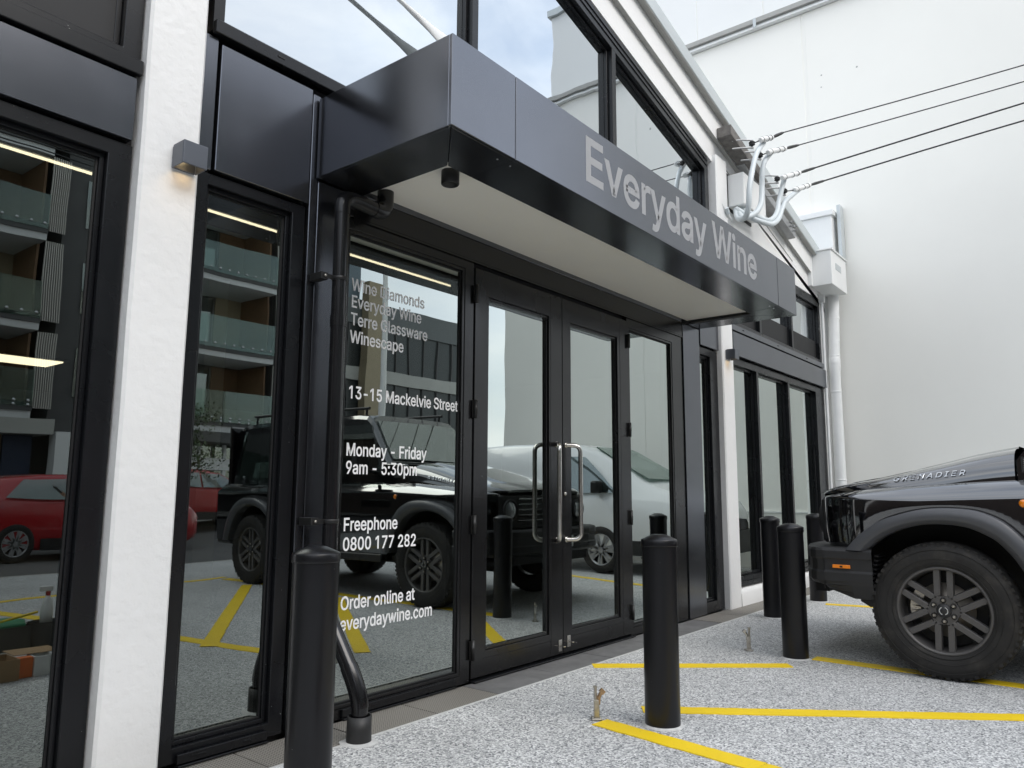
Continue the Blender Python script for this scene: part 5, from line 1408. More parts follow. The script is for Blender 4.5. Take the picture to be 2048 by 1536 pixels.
for sg in (-1, 1):
    mb = MB(); mb.tube([(XM + sg * 0.60, -3.5, 2.08), (XM + sg * 0.60, -5.75, 2.10)], 0.017, 8)
    for y in (-3.55, -4.3, -5.0, -5.7):
        mb.tube([(XM + sg * 0.60, y, 2.0), (XM + sg * 0.60, y, 2.09)], 0.014, 8)
    mb.build('roof_rail', BUMP, suv)
    x0 = XM + sg * 0.80
    MB().obox((x0 + sg * 0.17, -3.20, 1.42), (1, 0, 0), (0, 1, 0), (0, 0, 1), 0.10, 0.05, 0.11).build('door_mirror', BUMP, suv, bevel=0.03, seg=2)
    MB().tube([(x0 - sg * 0.02, -3.2, 1.33), (x0 + sg * 0.10, -3.2, 1.36)], 0.02, 8).build('mirror_arm', BUMP, suv)

# off-road wheel, built round the x axis
def big_wheel(parent, side, wy):
    wx = XM + side * 0.845            # centre plane
    r_ = WZ + 0.004
    wo = 0.125
    tw = MB()
    prof = [(0.262, -0.105), (0.272, -0.118), (0.300, -0.128), (0.345, -0.131), (0.380, -0.122), (0.400, -0.106), (0.413, -0.085), (r_, -0.06), (r_, 0.06), (0.413, 0.085), (0.400, 0.106), (0.380, 0.122), (0.345, 0.131), (0.300, 0.128), (0.272, 0.118), (0.262, 0.105)]
    tw.lathe([(a, b) for a, b in prof], (wx, wy, WZ), 'x', 96)
    for k in range(64):
        an = 2 * math.pi * k / 64
        for s in (-1, 1):
            for (ra, h, rr, hh) in ((0.4015, 0.094, 0.0135, 0.0095),) if k % 2 else ((0.396, 0.104, 0.014, 0.009),):
                er = Vector((0, math.cos(an), math.sin(an))); et = Vector((0, -math.sin(an), math.cos(an)))
                c = Vector((wx + s * h, wy, WZ)) + er * ra
                tw.obox(c, (1, 0, 0), er, et, hh, rr, 0.0115)
    for (ra, h) in ((0.372, 0.1265), (0.318, 0.1308), (0.285, 0.126)):
        for s in (-1, 1):
            tw.lathe([(ra - 0.003, s * (h - 0.003)), (ra - 0.0015, s * (h + 0.0015)), (ra + 0.0015, s * (h + 0.0015)), (ra + 0.003, s * (h - 0.003))], (wx, wy, WZ), 'x', 72)
    wh = tw.build('wheel', TYRE, parent)
    fx = wx + side * 0.105
    # rim barrel
    rb = MB()
    rb.lathe([(0.268, 0.0), (0.268, side * 0.008), (0.258, side * 0.011), (0.250, side * 0.006), (0.247, side * -0.02), (0.238, side * -0.05), (0.232, side * -0.19)], (fx, wy, WZ), 'x', 72)
    rb.build('rim_barrel', RIM, wh)
    sp = MB()
    er0 = lambda a: Vector((0, math.cos(a), math.sin(a)))
    for k in range(6):
        am = math.radians(90 + k * 60 + (2 if side < 0 else -2))
        e = er0(am); t = Vector((0, -math.sin(am), math.cos(am)))
        for s in (-1, 1):
            off = 0.036
            a = Vector((fx + side * -0.012, wy, WZ)) + e * 0.088 + t * s * off
            b = Vector((fx + side * -0.010, wy, WZ)) + e * 0.246 + t * s * off * 1.02
            hw = 0.0175
            v = []
            for p, w2, dp in ((a, hw, 0.0), (b, hw * 1.0, 0.0)):
                for (tt, xx) in ((-w2, 0), (w2, 0), (w2 * 1.25, -0.035), (-w2 * 1.25, -0.035)):
                    v.append(p + t * tt + Vector((side * xx, 0, 0)))
            sp.add(v, [(0, 1, 2, 3), (7, 6, 5, 4), (0, 4, 5, 1), (1, 5, 6, 2), (2, 6, 7, 3), (3, 7, 4, 0)])
            # V joint towards the neighbouring spoke
            am2 = am + s * math.radians(30)
            e2 = er0(am2)
            c = Vector((fx + side * -0.012, wy, WZ)) + e2 * 0.100
            d_ = c - a
            dd = d_.normalized(); pn = Vector((0, -dd.z, dd.y))
            v = []
            for p in (a - dd * 0.006, c + dd * 0.002):
                for (tt, xx) in ((-0.015, 0.0005), (0.015, 0.0005), (0.015, -0.035), (-0.015, -0.035)):
                    v.append(p + pn * tt + Vector((side * xx, 0, 0)))
            sp.add(v, [(0, 1, 2, 3), (7, 6, 5, 4), (0, 4, 5, 1), (1, 5, 6, 2), (2, 6, 7, 3), (3, 7, 4, 0)])
    hexa = [(wy + 0.098 * math.cos(math.radians(60 * k)), WZ + 0.098 * math.sin(math.radians(60 * k))) for k in range(6)]
    xs_ = sorted((fx - side * 0.014, fx - side * 0.05))
    sp.prism(hexa, 'x', xs_[0], xs_[1])
    sp.build('spokes', RIM, wh, bevel=0.0015)
    # recessed hub face, lug nuts, cap
    hb = MB()
    hb.lathe([(0.072, side * -0.0130), (0.070, side * -0.022), (0.044, side * -0.022), (0.042, side * -0.006), (0.040, side * 0.0), (0.0, side * 0.002)], (fx, wy, WZ), 'x', 48)
    hb.build('hub_cap', BUMP, wh)
    rg = MB(); 
    for a0_, a1_ in ((math.radians(20), math.radians(160)), (math.radians(200), math.radians(340))):
        rg.lathe([(0.026, side * 0.0028), (0.020, side * 0.0028)], (fx, wy, WZ), 'x', 20, a0=a0_ + math.pi / 2, a1=a1_ + math.pi / 2)
    rg.build('cap_emblem', CHROME, wh)
    for k in range(6):
        ln = MB()
        an = math.radians(30 + 60 * k)
        c = (fx, wy + 0.0635 * math.cos(an), WZ + 0.0635 * math.sin(an))
        ln.lathe([(0.0165, side * -0.0125), (0.0165, side * -0.006), (0.0155, side * -0.006), (0.0135, side * -0.012)], c, 'x', 18, mi=1)
        ln.lathe([(0.0105, side * -0.013), (0.0105, side * 0.002), (0.007, side * 0.006), (0, side * 0.006)], c, 'x', 6, smooth=False, mi=0)
        ln.build('wheel_nut', [M['steelrough'], M['gasket']], wh)
    bd = MB(); bd.lathe([(0.165, side * -0.095), (0.165, side * -0.088), (0.085, side * -0.088), (0.08, side * -0.075), (0, side * -0.075)], (fx, wy, WZ), 'x', 48)
    bd.build('brake_disc', DISC, wh)
    cl = MB()
    for an in [math.radians(q) for q in (30, 20, 10, 0, -10)]:
        e = er0(an)
        cl.obox(Vector((fx - side * 0.085, wy, WZ)) + e * 0.165, (1, 0, 0), e, e.cross(Vector((1, 0, 0))), 0.03, 0.03, 0.017)
    cl.build('brake_caliper', M['steelrough'], wh)
    MB().lathe([(0.226, side * -0.12), (0.0, side * -0.12)], (fx, wy, WZ), 'x', 30).build('back_shield', M['gasket'], wh)
for wy in WC:
    for s in (-1, 1):
        big_wheel(suv, s, wy)

# ================================================================ simple lofted cars seen mirrored in the glass
def car_body(parent, T, stations, m, name='body'):
    """T(l, s, z) -> world; station: (l, z0, half width, belt z, half width at roof, roof z)"""
    rows = []
    for (l, z0, hw, zb, ht, zt) in stations:
        half = [(hw * 0.90, z0), (hw * 0.985, z0 + 0.08), (hw, lerp(z0, zb, 0.45)), (hw * 0.985, zb - 0.03), (hw * 0.965, zb), (lerp(hw * 0.95, ht, 0.5), lerp(zb, zt, 0.5)), (ht, zt - 0.07 * min(1, (zt - zb) * 2)), (ht * 0.90, zt - 0.015), (ht * 0.5, zt), (0, zt + 0.01)]
        rows.append([T(l, -a, z) for a, z in half] + [T(l, a, z) for a, z in reversed(half[:-1])])
    return MB().grid(rows).build(name, m, parent)

def road_wheel(parent, T, l, s_, r, wd, rim_m, nsp=5, split=True):
    sgn = 1 if s_ > 0 else -1
    def circ(rr, off, n=40): return [T(l + rr * math.cos(2 * math.pi * k / n), s_ + sgn * off, r + rr * math.sin(2 * math.pi * k / n)) for k in range(n)]
    wh = MB().grid([circ(r * 0.66, 0.0), circ(r * 0.74, 0.012), circ(r * 0.93, 0.012), circ(r, -0.02), circ(r, -wd + 0.02), circ(r * 0.93, -wd), circ(0.01, -wd)], closed=True).build('wheel', TYRE, parent)
    MB().grid([circ(r * 0.67, 0.004), circ(r * 0.64, 0.008), circ(r * 0.61, -0.03)], closed=True).build('rim', rim_m, wh)
    MB().grid([circ(r * 0.62, -0.06), circ(0.005, -0.06)], closed=True).build('rim_back', M['gasket'], wh)
    sp = MB()
    for k in range(nsp):
        for d in ((-0.13, 0.13) if split else (0,)):
            a = 2 * math.pi * k / nsp + 0.3
            v = []
            for rr, da, w2 in ((r * 0.10, d * 0.3, 0.020), (r * 0.63, d, 0.020)):
                for (tt, off) in ((-w2, 0.006), (w2, 0.006), (w2, -0.03), (-w2, -0.03)):
                    ll = rr * math.cos(a + da) - tt * math.sin(a + da); zz = rr * math.sin(a + da) + tt * math.cos(a + da)
                    v.append(T(l + ll, s_ + sgn * off, r + zz))
            sp.add(v, [(0, 1, 2, 3), (7, 6, 5, 4), (0, 4, 5, 1), (1, 5, 6, 2), (2, 6, 7, 3), (3, 7, 4, 0)])
    sp.grid([circ(r * 0.14, 0.012, 16), circ(0.004, 0.014, 16)], closed=True)
    sp.build('spokes', rim_m, wh)

def plate(parent, T, pts, off, m, name, th=0.006):
    """pts: (l, s, z) outline; thin solid pushed off along +-s"""
    v = [T(*p) for p in pts] + [T(p[0] + (off[0]), p[1] + off[1], p[2] + off[2]) for p in pts]
    n = len(pts)
    f = [tuple(range(n)), tuple(range(2 * n - 1, n - 1, -1))] + [(i, (i + 1) % n, (i + 1) % n + n, i + n) for i in range(n)]
    mb = MB(); mb.add(v, f)
    return mb.build(name, m, parent)

WPAINT = mat('white_van_paint', (0.84, 0.85, 0.85), 0.25, coat=0.6)
RPAINT = mat('red_car_paint', (0.42, 0.012, 0.018), 0.25, coat=0.8)
ALLOY = mat('silver_alloy', (0.55, 0.55, 0.56), 0.3, 0.8)

# white van, nose towards the shop
van = thing('white_van', 'small white van parked beyond the off-roader, seen mirrored in the doors', 'van', (10.25, -3.2, 0))
VX = 10.30
def TV(l, s, z): return (VX + s, -l, z)         # l measured from the shop front
st = [(0.98, 0.42, 0.62, 0.72, 0.55, 0.78), (1.02, 0.30, 0.74, 0.82, 0.66, 0.90), (1.12, 0.26, 0.84, 0.92, 0.72, 1.02), (1.35, 0.25, 0.89, 0.98, 0.74, 1.11), (1.75, 0.25, 0.90, 1.03, 0.74, 1.20), (2.05, 0.25, 0.90, 1.05, 0.72, 1.30),
      (2.45, 0.25, 0.90, 1.06, 0.68, 1.56), (2.85, 0.25, 0.90, 1.07, 0.68, 1.76), (3.2, 0.25, 0.90, 1.08, 0.70, 1.85), (3.9, 0.25, 0.90, 1.08, 0.72, 1.89), (5.2, 0.27, 0.90, 1.08, 0.72, 1.87), (5.5, 0.35, 0.88, 1.08, 0.70, 1.78)]
car_body(van, TV, st, WPAINT)
plate(van, TV, [(2.02, -0.62, 1.32), (2.02, 0.62, 1.32), (2.92, 0.56, 1.80), (2.92, -0.56, 1.80)], (-0.02, 0, 0.012), M['vanglass'], 'windscreen')
for s in (-1, 1):
    plate(van, TV, [(2.35, s * 0.885, 1.13), (3.35, s * 0.895, 1.13), (3.30, s * 0.79, 1.66), (2.95, s * 0.785, 1.65)], (0, s * 0.012, 0), M['carglass'], 'side_window')
    plate(van, TV, [(1.04, s * 0.60, 0.78), (1.34, s * 0.865, 0.80), (1.46, s * 0.87, 0.92), (1.18, s * 0.66, 0.90)], (-0.02, s * 0.035, 0.01), HEAD, 'headlight')
    road_wheel(van, TV, 1.98 + 0.66, s * 0.905, 0.33, 0.20, ALLOY, 7, True)
    road_wheel(van, TV, 4.7, s * 0.905, 0.33, 0.20, ALLOY, 7, True)
    mb = MB(); mb.box(VX + s * 0.98 - 0.09, VX + s * 0.98 + 0.09, -2.72, -2.60, 1.12, 1.30); mb.build('door_mirror', M['black'], van, bevel=0.03, seg=2)
MB().box(VX - 0.72, VX + 0.72, -1.04, -0.95, 0.30, 0.62).build('bumper_insert', BUMP, van, bevel=0.03, seg=2)
MB().box(VX - 0.90, VX + 0.90, -2.35, -1.15, 0.27, 0.50).build('lower_skirt', BUMP, van, bevel=0.03)

# red hatchbacks across the street
def red_car(x0, y0, dirn, z0, label):
    r_ = thing('red_car', label, 'car', (x0, y0, z0), 'red cars parked across the street')
    def TR(l, s, z): return (x0 + dirn * l, y0 + s, z0 + z)
    st = [(0.0, 0.40, 0.62, 0.62, 0.5, 0.68), (0.05, 0.28, 0.76, 0.72, 0.62, 0.80), (0.25, 0.22, 0.86, 0.86, 0.70, 0.94), (0.8, 0.20, 0.89, 0.95, 0.72, 1.04), (1.15, 0.20, 0.89, 0.98, 0.66, 1.12), (1.75, 0.20, 0.89, 1.0, 0.60, 1.44),
          (2.2, 0.20, 0.89, 1.01, 0.60, 1.53), (3.0, 0.20, 0.89, 1.03, 0.60, 1.53), (3.7, 0.22, 0.88, 1.06, 0.58, 1.43), (4.1, 0.28, 0.85, 1.05, 0.56, 1.18), (4.25, 0.40, 0.78, 0.85, 0.6, 0.95)]
    car_body(r_, TR, st, RPAINT)
    for s in (-1, 1):
        plate(r_, TR, [(1.30, s * 0.872, 1.05), (2.35, s * 0.882, 1.06), (2.35, s * 0.715, 1.43), (1.85, s * 0.70, 1.40)], (0, s * 0.012, 0), M['vanglass'], 'side_window')
        plate(r_, TR, [(2.40, s * 0.882, 1.06), (3.62, s * 0.875, 1.09), (3.30, s * 0.705, 1.43), (2.40, s * 0.715, 1.44)], (0, s * 0.012, 0), M['vanglass'], 'side_window')
        road_wheel(r_, TR, 0.80, s * 0.895, 0.33, 0.2, ALLOY, 8, True)
        road_wheel(r_, TR, 3.42, s * 0.895, 0.33, 0.2, ALLOY, 8, True)
        plate(r_, TR, [(1.2, s * 0.885, 0.20), (3.0, s * 0.885, 0.20), (3.0, s * 0.895, 0.40), (1.2, s * 0.895, 0.40)], (0, s * 0.015, 0), BUMP, 'sill_trim')
red_car(8.55, -12.6, -1, -0.12, 'red hatchback mirrored in the far left window')
red_car(12.6, -15.6, -1, 0.17, 'farther red hatchback mirrored in the narrow window left of the canopy')

# ================================================================ buildings across the street
APT = mat('apartment_dark_cladding', (0.085, 0.085, 0.085), 0.7, var=0.1, vscale=1)
APTG = mat('apartment_grey_wall', (0.17, 0.17, 0.165), 0.7, var=0.08, vscale=1)
SLABW = mat('balcony_slab_edge', (0.62, 0.63, 0.63), 0.6, var=0.06)
OAK = mat('timber_cladding', (0.20, 0.115, 0.06), 0.6, var=0.2, vscale=5)
SAND = mat('sand_wall', (0.36, 0.30, 0.20), 0.7, var=0.05)
BAT = mat('pale_batten', (0.50, 0.48, 0.44), 0.5)
CONC = mat('street_concrete', (0.42, 0.42, 0.39), 0.75, var=0.08, vscale=0.8)
NAVY = mat('navy_banner', (0.012, 0.022, 0.05), 0.6)
ap = thing('apartment_building', 'dark apartment block with glass balconies, mirrored in the left windows', 'building', (10, -20.2, 0))
Y0 = -20.0
MB().box(-14, 18.6, -36, Y0 - 2.2, -0.3, 17.4).build('core', APT, ap)
FL = [3.25, 5.80, 8.32, 10.86, 13.4]
def unit(x0, x1, screen):
    for i, z in enumerate(FL):
        bl = MB().box(x0, x1, Y0 - 2.15, Y0, z - 0.22, z).build('balcony', SLABW, ap, bevel=0.01)
        MB().box(x0, x1, Y0 + 0.005, Y0 + 0.05, z - 0.02, z + 0.22).build('slab_trim', APT, bl)
        if i < 4:
            MB().box(x0 + 0.02, x1 - 0.02, Y0 + 0.06, Y0 + 0.075, z + 0.10, z + 1.15).build('balustrade', M['balglass'], bl)
            mb = MB()
            k = x0 + 0.1
            while k < x1:
                for dz in (0.13, 0.24) if i == 0 else (0.24,):
                    mb.lathe([(0, 0.02), (0.04, 0.015), (0.045, 0.0)], (k, Y0 + 0.08, z + dz), 'y', 8)
                k += 0.34
            mb.build('glass_stud', CHROME, bl)
        # back of the balcony: sliding door panes, timber return wall
        MB().box(x0, x1 - 1.1, Y0 - 2.19, Y0 - 2.12, z + 0.02, z + 2.25).build('sliding_door', M['glass'], ap)
        for q in (0.0, 0.5, 0.99):
            xx = x0 + (x1 - 1.15 - x0) * q
            MB().box(xx, xx + 0.05, Y0 - 2.115, Y0 - 2.07, z + 0.02, z + 2.25).build('door_frame', APT, ap)
        MB().box(x1 - 1.08, x1 - 0.02, Y0 - 2.18, Y0 - 2.1, z + 0.01, z + 2.3).build('return_wall', SAND if i % 2 else OAK, ap)
        MB().box(x1 - 0.06, x1, Y0 - 2.09, Y0 - 0.45, z + 0.01, z + 2.3).build('party_wall', OAK, ap)
    if screen:
        for i in range(len(FL) - 1):
            z = FL[i]
            for k in range(9):
                xx = x1 - 0.02 + k * 0.055
                MB().box(xx, xx + 0.028, Y0 + 0.0, Y0 + 0.05, z + 0.05, z + 2.28).build('screen_batten', BAT, ap)
            MB().box(x1 - 0.03, x1 + 0.50, Y0 - 0.03, Y0 - 0.001, z + 1.25, z + 1.30).build('screen_rail', APT, ap)
unit(-4.2, 1.2, False); unit(2.4, 8.06, True); unit(10.2, 15.6, True)
MB().box(8.56, 9.9, Y0 - 2.15, Y0 - 0.3, 3.0, 16.4).build('pier', APT, ap)
MB().box(16.1, 18.6, Y0 - 2.15, Y0 - 0.3, 3.0, 16.4).build('pier', APTG, ap)
MB().box(1.25, 2.35, Y0 - 2.15, Y0 - 0.3, 3.0, 16.4).build('pier', APTG, ap)
for i in range(5):
    z = FL[i]
    MB().box(9.15, 9.50, Y0 - 0.299, Y0 - 0.25, z + 0.5, z + 2.0).build('slot_window', M['glass'], ap)
# street level
MB().box(-14, 8.6, Y0 - 2.15, Y0 + 0.2, 2.62, 3.02).build('canopy_band', CONC, ap)
MB().box(8.61, 18.6, Y0 - 2.15, Y0 + 0.1, 2.72, 3.02).build('canopy_band', APT, ap)
MB().box(8.65, 9.55, Y0 - 0.2, Y0 + 0.25, -0.2, 2.7).build('column', M['white'], ap)
MB().box(7.55, 8.25, Y0 - 0.32, Y0 - 0.22, 0.3, 2.6).build('banner', NAVY, ap)
MB().box(6.7, 7.5, Y0 - 0.32, Y0 - 0.22, 0.0, 2.6).build('timber_door', OAK, ap)
MB().box(9.9, 18.6, Y0 - 1.2, Y0 - 1.1, -0.2, 2.7).build('shopfront', M['glass'], ap)
for xx in (12.6, 13.4, 14.3, 16.2):
    MB().box(xx, xx + 0.10, Y0 - 0.8, Y0 - 0.7, 0, 2.7).build('white_post', M['white'], ap)
MB().box(12.4, 14.6, Y0 - 0.85, Y0 - 0.65, 1.85, 2.25).build('white_lintel', M['white'], ap)

of = thing('office_building', 'grey office building with horizontal window bands, mirrored in the lettered window', 'building', (32, -30, 0))
MB().box(23.5, 37.2, -44, -30.2, -0.3, 12.0).build('core', APTG, of)
MB().box(23.5, 37.2, -30.19, -30.0, 10.55, 12.0).build('fascia', mat('office_grey_fascia', (0.13, 0.14, 0.14), 0.6), of)
MB().box(23.5, 37.2, -30.19, -29.95, 7.40, 8.15).build('concrete_band', CONC, of)
MB().box(23.5, 37.2, -30.19, -29.95, 3.9, 4.6).build('concrete_band', CONC, of)
for zz0, zz1 in ((8.16, 10.54), (4.61, 7.39), (0.2, 3.89)):
    MB().box(23.5, 37.2, -30.18, -30.12, zz0, zz1).build('window_band', mat('office_dark_glazing', (0.05, 0.055, 0.055), 0.25, 0.0, 0.5), of)
    for k in range(12):
        xx = 23.5 + k * 1.2
        MB().box(xx, xx + 0.10, -30.119, -30.02, zz0 + 0.001, zz1 - 0.001).build('mullion', APT, of)
MB().box(27.9, 29.0, -29.94, -29.4, -0.2, 13.0).build('sand_tower', SAND, of)
MB().box(23.5, 27.85, -34, -30.1, 12.001, 15.0).build('upper_storey', mat('bluish_glazing', (0.13, 0.17, 0.20), 0.3), of)
MB().box(20.5, 23.4, -40, -30.5, -0.2, 14.5).build('glass_stair', M['glass'], of)
hl = MB()
rows = []
for j in range(6):
    rows.append([(30 + i * 8 + j * 3, -75 - j * 6, 2.0 + 5.8 * math.sin(i * 0.5 + 0.6) * 0.3 + (5.2 if 0 < j < 5 else 0) + noise.noise(Vector((i * .7, j, 0))) * 1.3) for i in range(16)])
hl.grid(rows)
struct(hl.build('distant_rise', mat('distant_roofscape', (0.20, 0.22, 0.22), 0.9, var=0.3, vscale=0.1)))

pole = thing('utility_pole', 'pale steel utility pole by the street, mirrored in the lettered window', 'pole', (13.6, -12, 0))
MB().tube([(13.6, -12, -0.2), (13.6, -12, 8.1)], [0.10, 0.07], 16).build('shaft', M['whitepipe'], pole)
MB().box(13.0, 14.2, -12.07, -11.9, 7.35, 7.45).build('crossarm', M['galv'], pole)
for i in range(3):
    tag(MB().tube([(-40, -11 + i * 0.3, 8.3 - i * 0.25), (-15, -11.4 + i * 0.3, 7.4 - i * .2), (13.6, -12 + i * 0.1, 7.6 - i * 0.15)], 0.012, 6).build('street_cable', M['cable']),
        ('upper', 'middle', 'lower')[i] + ' thin cable along the street, mirrored in the far left window', 'cable', 'thin street cables')

# unseen building added on the left so the off-roader's side reflects something dark
lb = thing('added_dark_building', 'added unseen dark brick building left of the forecourt, darkening reflections in the off-roader', 'building', (-9, -5, 0))
BRK = mat('dark_brick_wall', (0.09, 0.07, 0.06), 0.85, var=0.2, vscale=4)
MB().box(-20, -7.5, -30, 14, -0.3, 6.0).build('wall', BRK, lb)
MB().box(-20.1, -7.4, -30.1, 14, 6.001, 6.2).build('coping', CONC, lb)
for k in range(8):
    MB().box(-7.499, -7.42, -28 + k * 3.2, -26.4 + k * 3.2, 1.0, 2.6).build('window', M['glass'], lb)
    MB().box(-7.499, -7.42, -28 + k * 3.2, -26.4 + k * 3.2, 3.8, 5.2).build('window', M['glass'], lb)

# street trees: trunk, limbs and leaf clumps
LEAF = mat('tree_leaves', (0.055, 0.095, 0.022), 0.6, var=0.4, vscale=3)
BARK = mat('tree_bark', (0.09, 0.07, 0.05), 0.85, var=0.2, vscale=10)
def tree(x, y, h, rr, label, seed):
    rnd = random.Random(seed)
    r_ = thing('street_tree', label, 'tree', (x, y, 0), 'small street trees')
    mb = MB(); mb.tube([(x, y, -0.2), (x + 0.05, y, h * 0.4), (x, y + 0.05, h * 0.75)], [0.07, 0.05, 0.03], 10)
    tips = []
    for k in range(8):
        a = k * 0.9; zz = h * (0.4 + 0.05 * k)
        q = (x + math.cos(a) * rr * 0.7, y + math.sin(a) * rr * 0.7, zz + rr * 0.5)
        mb.tube([(x, y, zz), q], [0.025, 0.01], 6); tips.append(Vector(q))
    mb.build('trunk', BARK, r_)
    lf = MB()
    for k in range(2600):
        t = tips[rnd.randrange(8)] if rnd.random() < 0.7 else Vector((x, y, h * 0.75))
        c = t + Vector((rnd.gauss(0, 1), rnd.gauss(0, 1), rnd.gauss(0, 0.8))) * rr * 0.28
        u = Vector((rnd.uniform(-1, 1), rnd.uniform(-1, 1), rnd.uniform(-1, 1))).normalized(); v = u.cross(Vector((0.3, 0.2, 1))).normalized()
        s = rnd.uniform(0.03, 0.06)
        lf.add([c - u * s, c + v * s * 0.5, c + u * s, c - v * s * 0.5], [(0, 1, 2, 3)])
    lf.build('crown', LEAF, r_, fix=False)
tree(9.1, -13.9, 3.3, 0.85, 'small leafy street tree mirrored above the off-roader', 3)
tree(2.3, -16.8, 3.6, 1.0, 'leafy street tree by the left apartments', 5)

# ================================================================ shop interior
it = thing('shop_interior', 'dim shop room behind the tinted glass with pale ceiling and dark walls', 'room', (4.5, 6, 0))
MB().box(-2.05, 11.0, 0.16, 13.6, -0.06, 0.0).build('floor', M['intfloor'], it)
MB().box(-2.0, 10.99, 0.30, 13.6, 3.06, 3.22).build('ceiling', M['intceil'], it)
MB().box(-2.05, 11.0, 13.5, 13.65, 0.0, 4.5).build('rear_wall', M['intwall'], it)
MB().box(-2.05, -2.0, 0.3, 13.5, 0.0, 4.5).build('side_lining', M['intwall'], it)
MB().box(10.95, 11.0, 0.3, 13.5, 0.0, 3.8).build('side_lining', M['intwall'], it)
MB().box(3.55, 3.75, 3.2, 3.4, 0.0, 3.06).build('column', M['render'], it)
MB().box(-1.9, 3.0, 6.9, 7.0, 0.0, 3.06).build('partition', M['intwall'], it)
MB().box(7.3, 10.5, 5.4, 5.5, 0.0, 3.06).build('partition', M['intwall'], it)
for i, (x0, x1, y, z, lab) in enumerate(((-1.6, 5.02, 1.4, 2.955, 'long warm light strip on the shop ceiling behind the left windows'),
                                         (5.58, 6.86, 1.4, 2.948, 'short warm light strip on the shop ceiling behind the doors'),
                                         (-0.6, 1.95, 1.5, 4.01, 'warm light strip on the upper floor behind the top left window'))):
    s_ = thing('light_strip', lab, 'light strip', ((x0 + x1) / 2, y, z), 'warm ceiling light strips')
    MB().box(x0, x1, y - 0.03, y + 0.03, z + 0.001, z + 0.04).build('housing', M['lampgrey'], s_)
    MB().box(x0, x1, y - 0.014, y + 0.014, z - 0.006, z).build('diffuser', M['led'], s_)
pn = thing('ceiling_panel_light', 'square lit ceiling panel deep inside behind the far left window', 'ceiling light', (4.1, 9.4, 3.0))
MB().box(3.45, 4.6, 9.05, 9.7, 3.0, 3.015).build('diffuser', M['led'], pn)
MB().box(3.40, 4.65, 9.0, 9.75, 3.0155, 3.055).build('housing', M['lampgrey'], pn)

# ================================================================ cleaning gear on the paving (seen mirrored in the left window)
CARD = mat('brown_cardboard', (0.36, 0.23, 0.12), 0.8, var=0.08, vscale=6)
GREEN = mat('green_plastic', (0.01, 0.22, 0.10), 0.35)
BIN = mat('dark_grey_tub', (0.035, 0.036, 0.038), 0.45)
ORG_P = mat('orange_plastic', (0.80, 0.16, 0.02), 0.4)
def gear_box(x0, x1, y0, y1, h, m, nm, lab, cat, open_top=True):
    r_ = thing(nm, lab, cat, ((x0 + x1) / 2, (y0 + y1) / 2, 0))
    t = 0.006
    mb = MB()
    mb.box(x0, x1, y0, y0 + t, 0.001, h); mb.box(x0, x1, y1 - t, y1, 0.001, h); mb.box(x0, x0 + t, y0 + t, y1 - t, 0.001, h); mb.box(x1 - t, x1, y0 + t, y1 - t, 0.001, h); mb.box(x0 + t, x1 - t, y0 + t, y1 - t, 0.001, 0.01)
    mb.build('body', m, r_, bevel=0.001)
    return r_
c1 = gear_box(1.50, 1.90, -2.22, -2.00, 0.125, CARD, 'cardboard_box', 'open brown cardboard box with an orange side on the paving', 'box')
for f_ in ((1.40, 1.50), (1.90, 2.16)):
    MB().box(f_[0], f_[1] - 0.002, -2.30, -2.10, 0.127, 0.131).build('flap', CARD, c1)
MB().box(1.904, 1.985, -2.10, -2.04, 0.002, 0.12).build('orange_side', ORG_P, c1)
c2 = gear_box(1.99, 2.10, -2.16, -2.03, 0.12, M['white'], 'white_carton', 'white carton standing beside the brown cardboard box', 'carton')
c3 = gear_box(1.66, 2.30, -3.30, -2.95, 0.165, BIN, 'rectangular_tub', 'dark rectangular tub carrying a green tray on the paving', 'tub')
tr_ = thing('squeegee_tray', 'green window-cleaning tray lying on the dark tub', 'tray', (1.9, -3.12, 0.167))
MB().prism([(1.62, -3.3), (2.27, -3.3), (2.31, -3.12), (2.25, -2.93), (1.62, -2.95)], 'z', 0.167, 0.19).build('tray', GREEN, tr_, bevel=0.006)
MB().tube([(2.36, -3.05, 0.24), (2.0, -2.97, 0.195)], 0.009, 8).build('yellow_handle', M['yellow'], tr_)
c4 = thing('bucket', 'dark square bucket with spray bottle between boxes and wall', 'bucket', (2.40, -2.99, 0))
rows = []
for z, s in ((0.001, 0.075), (0.16, 0.09), (0.18, 0.098)):
    rows.append([(2.40 + s * math.cos(a) * (1.25 if abs(math.cos(a)) > 0.1 else 1), -2.99 + s * math.sin(a), z) for a in [2 * math.pi * k / 28 for k in range(28)]])
MB().grid(rows, closed=True).build('body', BIN, c4)
sb = thing('spray_bottle', 'white spray bottle with red collar standing in the dark bucket', 'bottle', (2.40, -2.99, 0.1))
MB().lathe([(0.0, 0.10), (0.04, 0.10), (0.042, 0.27), (0.03, 0.33), (0.012, 0.36), (0, 0.36)], (2.40, -2.99, 0), 'z', 20).build('bottle', M['white'], sb)
MB().lathe([(0.014, 0.361), (0.016, 0.362), (0.016, 0.39), (0, 0.39)], (2.40, -2.99, 0), 'z', 14).build('collar', mat('red_collar', (0.4, 0.01, 0.01), 0.4), sb)
MB().box(2.34, 2.43, -3.005, -2.975, 0.392, 0.43).build('trigger_head', M['white'], sb, bevel=0.006)

